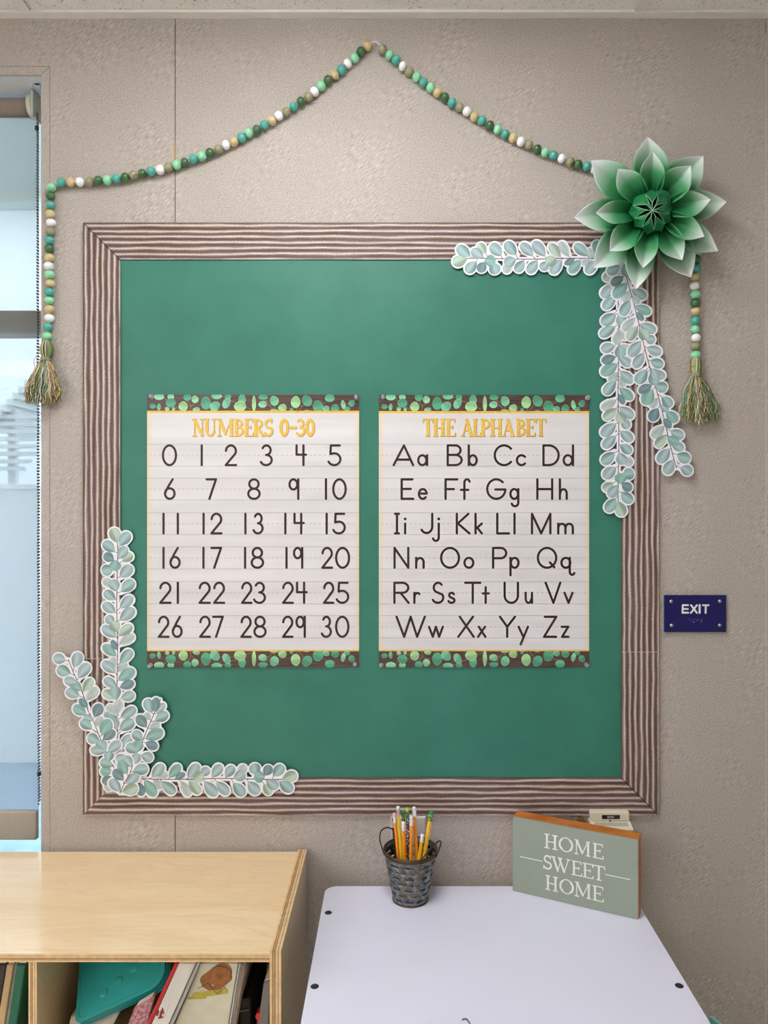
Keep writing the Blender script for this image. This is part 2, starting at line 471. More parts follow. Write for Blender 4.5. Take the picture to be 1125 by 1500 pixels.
link('wall', boxm('wall', -14, 0, 9.0, 9.3, -0.2, 5.6), M_SIDING, bld)
link('roof_eave', boxm('roof_eave', -14.3, 0.3, 8.4, 9.4, 5.6, 5.9), M_CANOPY, bld)
lw = thing('garden_wall', 'low pale wall outside, seen through the lower half of the blind', 'wall', (-4.5, 3.6, -0.2))
link('wall_body', boxm('wall_body', -9, -1.0, 3.5, 3.65, -0.2, P(0, 716, 3.5).z), M_SIDING, lw)
link('coping', boxm('coping', -9, -1.0, 3.47, 3.68, P(0, 716, 3.5).z, P(0, 716, 3.5).z+0.03), M_CONC, lw)
st = thing('outdoor_stairs', 'pale outdoor stairs with side slats seen faintly through the blind', 'stairs', (-3.6, 4.6, -0.2))
M_STAIR = plain('grey stair boards', (184, 190, 190), 0.8, var=0.04, scale=6)
for i in range(9):
    a_, b_ = P(52-8.5*i-8.5, 548+9*i+9, 4.4), P(52-8.5*i, 548+9*i, 4.4)
    link('step', boxm('step', a_.x, b_.x, 4.4, 5.6, b_.z-0.05, b_.z), M_STAIR, st)
for i in range(8):
    p_ = P(-60, 606+11*i, 4.4); q_ = P(48-max(0, i-5)*8, 606+11*i, 4.4)
    link('slat', boxm('slat', p_.x, q_.x, 4.45, 4.48, p_.z-0.032, p_.z), M_STAIR, st)
for px in (-40, 18):
    a_ = P(px, 600, 4.5); link('post', boxm('post', a_.x-0.03, a_.x+0.03, 4.49, 4.55, -0.2, a_.z), M_STAIR, st)

# ------------------------------------------------------------------ roller blind
yb = 0.078
bl = thing('roller_blind', 'pale translucent roller blind drawn down over the window at the left', 'blind', (-1.35, yb, WIN['z1']-0.03))
def blind_mat():
    k = NT('sheer screen fabric'); t = k.t
    out = t.nodes['Material Output']; t.nodes.remove(k.b)
    v = k.coord()
    wx = k.n('TexWave'); wx.inputs['Scale'].default_value = 300; wx.bands_direction = 'X'; wx.inputs['Distortion'].default_value = 1.5
    wz = k.n('TexWave'); wz.inputs['Scale'].default_value = 300; wz.bands_direction = 'Z'; wz.inputs['Distortion'].default_value = 1.5
    k.l(v, wx.inputs[0]); k.l(v, wz.inputs[0])
    wv = k.math('MULTIPLY', wx.outputs['Fac'], wz.outputs['Fac'])
    col = k.ramp(wv, [(0.1, lin(140, 144, 142)), (0.7, lin(172, 176, 174))])
    d = k.n('BsdfDiffuse'); tl = k.n('BsdfTranslucent'); tp = k.n('BsdfTransparent')
    k.l(col, d.inputs[0]); k.l(col, tl.inputs[0])
    m1 = k.n('MixShader'); m1.inputs[0].default_value = 0.55; k.l(d.outputs[0], m1.inputs[1]); k.l(tl.outputs[0], m1.inputs[2])
    m2 = k.n('MixShader'); m2.inputs[0].default_value = 0.34; k.l(m1.outputs[0], m2.inputs[1]); k.l(tp.outputs[0], m2.inputs[2])
    k.l(m2.outputs[0], out.inputs[0]); return k.m
M_BLIND = blind_mat()
bx0 = x0+0.02; bx1 = P(57, 0, yb).x
zh1 = P(0, 1186, yb).z; zh0 = P(0, 1228, yb).z; ztop = P(0, 165, yb).z
bm = bmesh.new()
zs = np.linspace(zh1, ztop+0.02, 12)
for a, b in zip(zs, zs[1:]):
    vs = [bm.verts.new(p) for p in ((bx0, yb, a), (bx1, yb, a), (bx1, yb, b), (bx0, yb, b))]; bm.faces.new(vs)
bmesh.ops.remove_doubles(bm, verts=bm.verts[:], dist=1e-5)
link('fabric', fin(bm, 'fabric'), M_BLIND, bl)
bm = bmesh.new()
box(bm, bx0, bx1-0.001, yb-0.010, yb+0.004, zh0, zh1, bev=0.003)
link('hem_bar', fin(bm, 'hem_bar'), plain('beige hem sleeve', (176, 166, 152), 0.7, var=0.05, scale=200, bump=0.2), bl)
bm = bmesh.new(); rz = (P(0, 138, yb-0.02).z+P(0, 165, yb-0.02).z)/2; rr = (P(0, 138, yb-0.02).z-P(0, 165, yb-0.02).z)/2
tube(bm, [(bx0, yb+0.0, rz), (P(47, 0, yb).x, yb+0.0, rz)], rr, 24)
link('roller_tube', fin(bm, 'roller_tube', True), plain('taupe roller fabric', (150, 134, 122), 0.7, var=0.04, scale=200), bl)
# end bracket: white cap plate with a drive housing
bm = bmesh.new()
tube(bm, [(P(47, 0, yb).x, yb-0.004, rz), (P(53, 0, yb).x, yb-0.004, rz)], rr*1.3, 24)
box(bm, P(53.5, 0, yb).x, P(58, 0, yb).x, yb-0.03, yb+0.02, rz-rr*1.5, rz+rr*1.35, bev=0.003)
link('drive_housing', fin(bm, 'drive_housing', False), plain('grey-green plastic housing', (196, 198, 184), 0.35), bl)
bm = bmesh.new()
zz = WIN['z1']
a = P(44.5, 112, 0.03); b = P(58, 112, 0.03); c = P(57.5, 130, 0.03)
f = [bm.verts.new((p.x, 0.030, p.z-0.004)) for p in (a, b, c)]; r_ = [bm.verts.new((p.x, 0.034, p.z-0.004)) for p in (a, b, c)]
bm.faces.new(f); bm.faces.new(r_[::-1])
for i in range(3): bm.faces.new((f[i], r_[i], r_[(i+1) % 3], f[(i+1) % 3]))
box(bm, a.x, b.x, 0.030, yb, zz-0.004, zz-0.0003)
link('mounting_bracket', fin(bm, 'mounting_bracket'), plain('zinc plated bracket', (214, 226, 236), 0.25, 0.6), bl)
bm = bmesh.new()
tube(bm, [(P(52, 118, 0.03).x, 0.0285, P(52, 116, 0.03).z), (P(52, 118, 0.03).x, 0.030, P(52, 116, 0.03).z)], 0.0032, 10)
link('screw', fin(bm, 'screw'), plain('blue steel screw', (70, 84, 110), 0.3, 0.8), bl)
# bead chain
chain = thing('blind_chain', 'dark beaded metal pull chain hanging at the right edge of the window blind', 'chain', (P(54, 0, 0.05).x, 0.05, P(0, 165, 0.05).z))
bm = bmesh.new()
def chain_pts():
    n = 223
    for i in range(n):
        py = 166+i*(1178-166)/(n-1); px = 54.2+(py-188)/(1133-188)*2.2+0.25*math.sin(i*0.21)
        yield px, py, 0.050
    for i in range(n-1):
        py = 168+i*(1176-168)/(n-1); px = 55.6+(py-188)/(1133-188)*2.6+0.2*math.sin(i*0.17)
        yield px, py, 0.064
base = bmesh.new(); bmesh.ops.create_icosphere(base, subdivisions=1, radius=0.0024)
me0 = bpy.data.meshes.new('tmpb'); base.to_mesh(me0); base.free()
vv = [v.co.copy() for v in me0.vertices]; ff = [tuple(p.vertices) for p in me0.polygons]
V = []; FF = []
for px, py, y in chain_pts():
    o_ = P(px, py, y); k0 = len(V)
    V += [o_+q for q in vv]; FF += [tuple(k0+i for i in f_) for f_ in ff]
me = bpy.data.meshes.new('chain_beads'); me.from_pydata([tuple(v) for v in V], [], FF)
for p in me.polygons: p.use_smooth = True
M_CHAIN = plain('dark nickel chain', (96, 92, 98), 0.3, 0.85)
link('chain_beads', me, M_CHAIN, chain)['kind'] = 'stuff'
for px, py in ((54, 188), (57.3, 1133)):
    bm = bmesh.new(); c = P(px, py, 0.049)
    tube(bm, [c+Vector((0, 0, 0.004)), c-Vector((0, 0, 0.004))], 0.0042, 10)
    link('chain_connector', fin(bm, 'chain_connector', True), plain('black connector', (34, 32, 34), 0.4), chain)

# ------------------------------------------------------------------ ceiling
ce = struct(thing('ceiling', 'x', 'x', (0, -2, CEIL))); del ce['label']; del ce['category']
tx = [0.493-1.2445*k for k in range(-2, 5)]
tx = sorted([t_ for t_ in tx if RX0 < t_ < RX1]); cols = [RX0]+tx+[RX1]
ROW0 = -0.40
ty = [ROW0-0.61*k for k in range(0, 9)]; rows = [0.0]+[t_ for t_ in ty if t_ > RY0]+[RY0]
LIGHTS = [(i, j) for i in range(len(cols)-1) for j in range(len(rows)-1)
          if any(abs((cols[i]+cols[i+1])/2-a) < 0.1 and abs((rows[j]+rows[j+1])/2-b) < 0.1 for a, b in ((-0.129, ROW0-0.305), (-2.618, ROW0-0.305-1.22), (-1.374, ROW0-0.305-2.44), (-2.618, ROW0-0.305-3.05)))]
tz = CEIL+0.006
for i in range(len(cols)-1):
    for j in range(len(rows)-1):
        if (i, j) in LIGHTS: continue
        link('ceiling_tile', boxm('ceiling_tile', cols[i]+0.003, cols[i+1]-0.003, rows[j+1]+0.003, rows[j]-0.003, tz, tz+0.015), M_TILE, ce)
for t_ in tx: link('grid_tee', boxm('grid_tee', t_-0.012, t_+0.012, RY0, -0.022, CEIL+0.0004, CEIL+0.005), M_GRID, ce)
for t_ in rows[1:-1]: link('grid_tee', boxm('grid_tee', RX0, RX1, t_-0.012, t_+0.012, CEIL, CEIL+0.0046), M_GRID, ce)
link('upper_deck', boxm('upper_deck', RX0-0.1, RX1+0.1, RY0-0.1, 0.17, CEIL+0.10, CEIL+0.14), M_GRID, ce)
struct(link('trim_1', boxm('trim_1', RX0, RX1, -0.0215, -0.0002, CEIL-0.0006, CEIL+0.0055, bev=0.0004), M_GRID))
link('plenum_wall', boxm('plenum_wall', RX0, RX1, 0.0, 0.1, CEIL, CEIL+0.1), M_WALL, ce)
ke = NT('light diffuser'); ke.b.inputs['Emission Color'].default_value = (0.985, 0.99, 1.0, 1); ke.b.inputs['Emission Strength'].default_value = LAMP
ke.color((0.9, 0.9, 0.9, 1))
wh = ['over the notice board', 'behind the camera', 'near the window wall', 'far back in the room']
for q, (i, j) in enumerate(LIGHTS):  # unseen lights; the window corner one is added fill, back ones widened for fill
    cx = (cols[i]+cols[i+1])/2; cy = (rows[j]+rows[j+1])/2; hw_ = 0.30 if cx > -1 else (cols[i+1]-cols[i])/2-0.012
    for s_ in ((-1, 1) if cx > -1 else ()):
        xa, xb = sorted((cx+s_*(hw_+0.006), (cols[i] if s_ < 0 else cols[i+1])-s_*0.003))
        link('ceiling_tile', boxm('ceiling_tile', xa, xb, rows[j+1]+0.003, rows[j]-0.003, tz, tz+0.015), M_TILE, ce)
        link('grid_tee', boxm('grid_tee', cx+s_*(hw_+0.004)-0.012, cx+s_*(hw_+0.004)+0.012, rows[j+1]+0.013, rows[j]-0.013, CEIL+0.0004, CEIL+0.0048), M_GRID, ce)
    L = thing('ceiling_light', ['ceiling light nearest the window corner, out of view', 'ceiling light far back on the window side, out of view', 'ceiling light in the second row behind the camera', 'ceiling light just above and before the notice board'][q], 'ceiling light', (cx, cy, CEIL))
    bm = bmesh.new()
    a0, a1, b0, b1 = cx-hw_+0.014, cx+hw_-0.014, rows[j+1]+0.016, rows[j]-0.016
    for bb in ((a0, a1, b0, b0+0.03), (a0, a1, b1-0.03, b1), (a0, a0+0.03, b0+0.03, b1-0.03), (a1-0.03, a1, b0+0.03, b1-0.03)):
        box(bm, bb[0], bb[1], bb[2], bb[3], CEIL-0.004, CEIL+0.03)
    link('frame', fin(bm, 'frame'), M_WHITE_METAL, L)
    link('diffuser', boxm('diffuser', a0+0.031, a1-0.031, b0+0.031, b1-0.031, CEIL-0.026, CEIL+0.016, bev=0.006), ke.m, L)  # lens shaped to hang below its frame and brighten the ceiling

# ================================================================== NOTICE BOARD
bd = thing('notice_board', 'large green paper-covered notice board with corrugated rustic border strips on the wall', 'notice board', P(543, 760, -0.003))
OX0, OX1, OZ1, OZ0 = 121.5, 964.5, 326, 1194
IX0, IX1, IZ1, IZ0 = 176, 910, 380, 1139
YB = -0.006
a, b = P(OX0+3, OZ0-3, YB), P(OX1-3, OZ1+3, YB)
link('board_panel', boxm('board_panel', a.x, b.x, -0.0045, -0.0002, a.z, b.z), plain('tan cork board edge', (150, 126, 96), 0.8), bd)
# green paper: a grid sheet with slight sags
bm = bmesh.new(); nx, nz = 44, 46; grid = []
for j in range(nz+1):
    row = []
    for i in range(nx+1):
        px = 170+(916-170)*i/nx; py = 374+(1145-374)*j/nz
        d = 0.0005*math.sin(px*0.021+py*0.006)+0.0004*math.sin(py*0.05+1.3)
        row.append(bm.verts.new(P(px, py, -0.0055+d*0.8)))
    grid.append(row)
for j in range(nz):
    for i in range(nx): bm.faces.new((grid[j][i], grid[j][i+1], grid[j+1][i+1], grid[j+1][i]))
link('backing_paper', fin(bm, 'backing_paper', True), M_GREEN, bd)
def strip(name, fa, a0, a1, lo, hi, vertical, y, mit0=(0, 0), mit1=(0, 0), flip=False):
    """ribbed border strip. across lo..hi px, along a0..a1 px; mit = shift of the end at (lo, hi)"""
    bm = bmesh.new(); uvl = bm.loops.layers.uv.new('UVMap'); N = 54
    cols_ = []
    for i in range(N+1):
        t = i/N; s = lo+(hi-lo)*t
        h = -0.0008*(0.5-0.5*math.cos(2*math.pi*6.5*t))
        e0 = a0+mit0[0]*(1-t)+mit0[1]*t; e1 = a1+mit1[0]*(1-t)+mit1[1]*t
        c = []
        for e in (e0, e1):
            p = P(s, e, y) if vertical else P(e, s, y)
            c.append((bm.verts.new((p.x, y+h, p.z)), t, e/700.0))
        cols_.append(c)
    for A, B in zip(cols_, cols_[1:]):
        f = bm.faces.new((A[0][0], A[1][0], B[1][0], B[0][0])); uvs = ((A[0], A[1], B[1], B[0]))
        for lp, q in zip(f.loops, uvs): lp[uvl].uv = (q[1] if not flip else 1-q[1], q[2]+fa)
    rim = [e for e in bm.edges if e.is_boundary]
    r = bmesh.ops.extrude_edge_only(bm, edges=rim)
    for v in [g_ for g_ in r['geom'] if isinstance(g_, bmesh.types.BMVert)]: v.co.y += 0.0012
    me = fin(bm, name)
    return link(name, me, M_BORDER, bd)
W = 54.5
strip('border_strip', 0.10, OX0, OX1, OZ1, IZ1, False, YB-0.0012, mit0=(0.5, W), mit1=(0, -W))
strip('border_strip', 1.30, OX0, OX1, IZ0, OZ0, False, YB-0.0010, mit0=(W, 0), mit1=(-W, 0))
strip('border_strip', 2.70, OZ1+1, 966, OX0, IX0, True, YB-0.0022, mit0=(0, W))
strip('border_strip', 3.90, 964, OZ0, OX0, IX0, True, YB-0.0010, mit1=(0, -W))
strip('border_strip', 5.20, OZ1+1, 956, IX1, OX1, True, YB-0.0016, mit0=(W, 0))
strip('border_strip', 6.60, 954, OZ0, IX1, OX1, True, YB-0.0026, mit1=(-W, -0.5))

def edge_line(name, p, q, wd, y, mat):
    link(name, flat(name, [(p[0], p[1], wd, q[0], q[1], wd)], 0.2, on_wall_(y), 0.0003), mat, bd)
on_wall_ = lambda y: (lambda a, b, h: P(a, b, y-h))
M_DARKLINE = plain('dark cut paper edge', (40, 30, 28), 0.7); M_WHITELINE = plain('white cut paper edge', (200, 188, 178), 0.7)  # dark paper edge on the mitre cuts, pale one on the strip joins
edge_line('cut_edge', (122.5, 327), (175.5, 380.5), 0.55, YB-0.0034, M_DARKLINE)
edge_line('cut_edge', (910.5, 1140), (963.5, 1193), 0.55, YB-0.0034, M_DARKLINE)
edge_line('cut_edge', (123, 965), (175, 965), 0.3, YB-0.0034, M_WHITELINE)
edge_line('cut_edge', (911, 955), (963, 955), 0.3, YB-0.0037, M_WHITELINE)

# ================================================================== GLYPHS
def AR(cx, cy, rx, ry, a0=0, a1=360, n=None):
    n = n or max(6, int(abs(a1-a0)/9))
    return [(cx+rx*math.cos(math.radians(a0+(a1-a0)*i/n)), cy+ry*math.sin(math.radians(a0+(a1-a0)*i/n))) for i in range(n+1)]
G = {
 '0': [AR(.5, .5, .5, .5)], '1': [[(.5, 1), (.5, 0)]], '2': [AR(.5, .72, .48, .28, 178, -32)+[(0, 0), (1, 0)]],
 '3': [AR(.45, .76, .42, .24, 155, -90), AR(.42, .26, .56, .26, 90, -158)], '4': [[(.05, 1), (.05, .53), (1, .53)], [(.74, 1), (.74, 0)]],
 '5': [[(.92, 1), (.12, 1), (.08, .57)]+AR(.42, .3, .56, .3, 118, -155)], '6': [[(.8, 1), (.42, .7), (.12, .42), (0, .27)], AR(.5, .27, .5, .27)],
 '7': [[(0, 1), (1, 1), (.3, 0)]], '8': [AR(.5, .76, .41, .24), AR(.5, .26, .5, .26)], '9': [AR(.42, .74, .42, .26), [(.95, 1), (.95, 0)]],
 'A': [[(0, 0), (.53, 1), (1, 0)], [(.19, .28), (.84, .28)]], 'a': [AR(.44, .25, .44, .25), [(.95, .5), (.95, 0)]],
 'B': [[(.04, 0), (.04, 1), (.55, 1)]+AR(.58, .76, .34, .24, 85, -85)+[(.06, .52)], [(.55, .52)]+AR(.55, .26, .45, .26, 90, -90)+[(.04, 0)]],
 'b': [[(.04, 1), (.04, 0)], AR(.54, .25, .46, .25)], 'C': [AR(.55, .5, .55, .5, 42, 318)], 'c': [AR(.55, .25, .55, .25, 42, 318)],
 'D': [[(.04, 0), (.04, 1), (.35, 1)]+AR(.38, .5, .62, .5, 88, -88)+[(.04, 0)]], 'd': [AR(.44, .25, .44, .25), [(.96, 1), (.96, 0)]],
 'E': [[(.93, 1), (.04, 1), (.04, 0), (1, 0)], [(.04, .51), (.8, .51)]], 'e': [[(.08, .27), (.98, .27)]+AR(.5, .25, .48, .25, 6, 318)],
 'F': [[(1, 1), (.04, 1), (.04, 0)], [(.04, .5), (.72, .5)]], 'f': [AR(.68, .84, .30, .16, 15, 180)+[(.38, 0)], [(0, .46), (.82, .46)]],
 'G': [AR(.5, .5, .5, .5, 45, 355)+[(1.0, .48), (.45, .48)]], 'g': [AR(.46, .25, .46, .25), [(.95, .5), (.95, -.18)]+AR(.55, -.2, .40, .18, 0, -165)],
 'H': [[(.02, 1), (.02, 0)], [(.98, 1), (.98, 0)], [(.02, .5), (.98, .5)]], 'h': [[(.04, 1), (.04, 0)], [(.04, .2)]+AR(.52, .28, .44, .21, 175, 0)+[(.96, 0)]],
 'I': [[(.5, 1), (.5, 0)], [(0, 1), (1, 1)], [(0, 0), (1, 0)]], 'i': [[(.5, .5), (.5, 0)]], 'J': [[(.96, 1), (.96, .35)]+AR(.5, .35, .46, .33, 0, -150)],
 'j': [[(.85, .5), (.85, -.2)]+AR(.45, -.22, .40, .16, 0, -165)], 'K': [[(.04, 1), (.04, 0)], [(.92, 1), (.12, .51), (1, 0)]],
 'k': [[(.04, 1), (.04, 0)], [(.95, .5), (.1, .24)], [(.28, .3), (.95, 0)]], 'L': [[(.04, 1), (.04, 0), (1, 0)]], 'l': [[(.5, 1), (.5, 0)]],
 'M': [[(.03, 0), (.03, 1), (.5, 0), (.97, 1), (.97, 0)]], 'm': [[(.02, .5), (.02, 0)], [(.02, .25)]+AR(.26, .29, .23, .2, 170, 0)+[(.49, 0)], [(.49, .25)]+AR(.74, .29, .24, .2, 170, 0)+[(.98, 0)]],
 'N': [[(.04, 0), (.04, 1), (.96, 0), (.96, 1)]], 'n': [[(.04, .5), (.04, 0)], [(.04, .2)]+AR(.52, .28, .44, .21, 175, 0)+[(.96, 0)]],
 'O': [AR(.5, .5, .5, .5)], 'o': [AR(.5, .25, .5, .25)], 'P': [[(.04, 0), (.04, 1), (.55, 1)]+AR(.6, .74, .4, .26, 88, -88)+[(.04, .48)]],
 'p': [[(.04, .5), (.04, -.38)], AR(.54, .25, .46, .25)], 'Q': [AR(.5, .5, .5, .5), [(.66, .27), (.9, .02)]],
 'q': [AR(.33, .25, .33, .25), [(.62, .5), (.62, -.18)]+AR(.8, -.2, .18, .16, 180, 335)], 'R': [[(.04, 0), (.04, 1), (.52, 1)]+AR(.58, .75, .4, .25, 88, -88)+[(.04, .5)], [(.45, .5), (1, 0)]],
 'r': [[(.08, .5), (.08, 0)], [(.08, .2)]+AR(.62, .27, .52, .22, 165, 50)], 'S': [AR(.53, .76, .40, .24, 38, 240)+[(.62, .48)]+AR(.5, .26, .5, .26, 38, -155)],
 's': [AR(.53, .38, .40, .12, 25, 245)+[(.62, .24)]+AR(.5, .12, .5, .12, 40, -165)], 'T': [[(0, 1), (1, 1)], [(.5, 1), (.5, 0)]],
 't': [[(.48, .78), (.48, 0)], [(0, .47), (1, .47)]], 'U': [[(.03, 1), (.03, .36)]+AR(.5, .36, .47, .36, 180, 360)+[(.97, 1)]],
 'u': [[(.05, .5), (.05, .22)]+AR(.46, .22, .41, .22, 180, 350), [(.95, .5), (.95, 0)]], 'V': [[(0, 1), (.53, 0), (1, 1)]], 'v': [[(0, .5), (.5, 0), (1, .5)]],
 'W': [[(0, 1), (.27, 0), (.5, 1), (.73, 0), (1, 1)]], 'w': [[(0, .5), (.27, 0), (.5, .5), (.73, 0), (1, .5)]],
 'X': [[(.1, 1), (1, 0)], [(.95, 1), (0, 0)]], 'x': [[(.1, .5), (1, 0)], [(.95, .5), (0, 0)]], 'Y': [[(0, 1), (.48, .5), (1, 1)], [(.48, .5), (.48, 0)]],
 'y': [[(0, .5), (.5, 0)], [(1, .5), (.22, -.38)]], 'Z': [[(.06, 1), (.97, 1), (0, 0), (.95, 0)]], 'z': [[(0, .5), (.97, .5), (.05, 0), (1, 0)]],
}
def caps_of(polys, r):
    out = []
    for pl in polys:
        rr = r if not isinstance(pl, tuple) else pl[1]
        pts = pl if not isinstance(pl, tuple) else pl[0]
        for (ax, ay), (bx, by) in zip(pts, pts[1:]): out.append((ax, ay, rr, bx, by, rr))
    return out
def hand(ch, x0, x1, top, base, r=1.7):
    """monoline letter filling x0..x1 px; returns capsules in px (y down)"""
    H = base-top-2*r; out = []
    for pl in G[ch]:
        out.append([(x0+r+u*(x1-x0-2*r), base-r-v*H) for u, v in pl])
    c = caps_of(out, r)
    if ch in 'ij':
        cx = (x0+x1)/2 if ch == 'i' else x0+r+.85*(x1-x0-2*r); cy = base-r-.74*H
        c.append((cx, cy, 2.1, cx+.01, cy, 2.1))
    return c
# serif capitals: (points, thick?) and serif ticks
def SG(ch, tk, th, sf=0.17, italic=0.0):
    V_ = lambda x, t=1, y0=0, y1=1: (([(x, y0), (x, y1)]), tk if t else th)
    S_ = lambda x, y, l=sf: ([(x-l, y), (x+l, y)], th)
    D = {
     'N': [V_(.2, 0), V_(.86, 0), ([(.2, 1), (.84, 0)], tk), S_(.16, 1), S_(.2, 0), S_(.86, 1)],
     'U': [V_(.2, 1, .3, 1), V_(.84, 0, .3, 1), (AR(.52, .3, .32, .3, 180, 360), (tk+th)/2), S_(.2, 1), S_(.84, 1)],
     'M': [V_(.12, 0), ([(.14, 1), (.5, .1)], tk), ([(.5, .1), (.86, 1)], th), V_(.88, 1), S_(.12, 1, .1), S_(.12, 0, .12), S_(.88, 1, .1), S_(.88, 0, .12)],
     'B': [V_(.25), (AR(.3, .76, .48, .24, 85, -85), (tk+th)/2), (AR(.3, .27, .6, .27, 85, -85), (tk+th)/2), ([(.1, 1), (.35, 1)], th), ([(.1, 0), (.35, 0)], th), ([(.25, .52), (.4, .52)], th)],
     'E': [V_(.25), ([(.08, 1), (.92, 1)], th), ([(.08, 0), (.95, 0)], th), ([(.25, .52), (.7, .52)], th), ([(.92, 1), (.92, .84)], th), ([(.97, 0), (.97, .17)], th), ([(.7, .6), (.7, .44)], th)],
     'R': [V_(.22), (AR(.3, .75, .5, .25, 85, -85), (tk+th)/2), ([(.1, 1), (.32, 1)], th), ([(.4, .5), (.88, 0)], tk), S_(.22, 0), S_(.9, 0, .1)],
     'S': [(AR(.52, .75, .34, .25, 40, 235)+[(.6, .5)]+AR(.48, .27, .40, .27, 40, -145), (tk*1.6+th)/2.6), ([(.82, 1), (.82, .8)], th), ([(.1, 0), (.1, .22)], th)],
     '0': [(AR(.5, .5, .36, .5, 80, 280), tk), (AR(.5, .5, .36, .5, 80, -80), tk*.9), (AR(.5, .5, .36, .5, 60, 120), th), (AR(.5, .5, .36, .5, 240, 300), th)],
     '-': [([(.08, .5), (.92, .5)], tk*.8)],
     '3': [(AR(.42, .75, .36, .25, 140, -85), (tk+th)/2), (AR(.42, .27, .46, .27, 85, -150), (tk*1.5+th)/2.5)],
     'T': [V_(.5), ([(.04, 1), (.96, 1)], th), ([(.05, 1), (.02, .82)], th), ([(.95, 1), (.98, .82)], th), S_(.5, 0)],
     'H': [V_(.2), V_(.8), ([(.2, .48), (.8, .48)], th), S_(.2, 1), S_(.2, 0), S_(.8, 1), S_(.8, 0)],
     'A': [([(.5, 1), (.14, 0)], th), ([(.46, 1), (.82, 0)], tk), ([(.27, .33), (.72, .33)], th), S_(.14, 0, .13), S_(.83, 0, .14)],
     'L': [V_(.28), ([(.08, 1), (.5, 1)], th), ([(.08, 0), (.9, 0)], th), ([(.93, 0), (.97, .2)], th)],
     'P': [V_(.25), (AR(.35, .73, .52, .27, 85, -85), (tk+th)/2), ([(.05, 1), (.4, 1)], th), ([(.25, .46), (.4, .46)], th), S_(.25, 0)],
     'O': [(AR(.5, .5, .44, .5, 50, 310-180), th), (AR(.5, .5, .44, .5, 130, 230), tk), (AR(.5, .5, .44, .5, 230, 310), th), (AR(.5, .5, .44, .5, -50, 50), tk)],
     'W': [([(.1, 1), (.33, 0)], tk), ([(.33, 0), (.52, .95)], th), ([(.42, 1), (.67, 0)], tk), ([(.67, 0), (.9, 1)], th), S_(.1, 1, .09), S_(.45, 1, .09), S_(.9, 1, .09)],
    }
    return D[ch]
def serif(ch, x0, x1, top, base, tk, th):
    out = []
    for pts, r in SG(ch, tk, th):
        out += [( [(x0+u*(x1-x0), base-r-v*(base-top-2*r)) for u, v in pts], r)]
    return caps_of(out, 0)
def on_wall(y):
    return lambda a, b, h: P(a, b, y-h)

# ================================================================== POSTERS
HL1 = [(222,70,48,32,0),(335,70,32,28,0),(335,130,48,42,0),(160,162,30,24,0),(220,170,18,32,0),(300,188,22,18,0),(362,190,16,18,0),(455,165,45,44,0),(495,75,38,35,0),(570,97,34,34,0),(582,195,34,22,0),(675,135,48,58,0),(760,165,44,50,35),(780,65,50,28,0),(888,70,30,30,0),(872,135,36,50,25),(1025,100,36,48,0),(1005,165,58,48,0)]
HL2 = [(15,140,20,70,0),(103,75,44,24,0),(98,145,40,32,0),(213,112,42,46,0),(210,205,40,14,0),(290,180,40,36,0),(378,200,18,20,0),(418,125,46,54,0),(530,112,46,52,-35),(635,165,50,52,0),(748,85,46,36,0),(712,190,34,30,0),(800,185,38,38,0),(880,150,22,42,-15),(915,190,28,22,0),(960,135,30,32,30),(525,208,28,10,0)]
TW1 = [((272,80),(290,105)),((495,105),(525,150)),((570,125),(530,165)),((528,150),(526,208)),((820,62),(860,80)),((915,110),(970,125)),((1060,170),(1110,190)),((385,170),(410,200))]
TW2 = [((130,95),(165,155)),((165,155),(210,205)),((213,155),(212,190)),((95,150),(165,155)),((430,178),(432,215)),((490,150),(440,215)),((690,135),(720,118)),((850,205),(880,185))]
HLEAF = [(200+a/6.618, 570+b/6.618, c/6.618, d/6.618, e_) for a, b, c, d, e_ in HL1]+[(370+a/6.618, 570+b/6.618, c/6.618, d/6.618, e_) for a, b, c, d, e_ in HL2]
HTW = [((200+a/6.618, 570+b/6.618), (200+c/6.618, 570+d/6.618)) for (a, b), (c, d) in TW1]+[((370+a/6.618, 570+b/6.618), (370+c/6.618, 570+d/6.618)) for (a, b), (c, d) in TW2]
def clipmesh(bm, ylo, yhi, zfun):
    pass
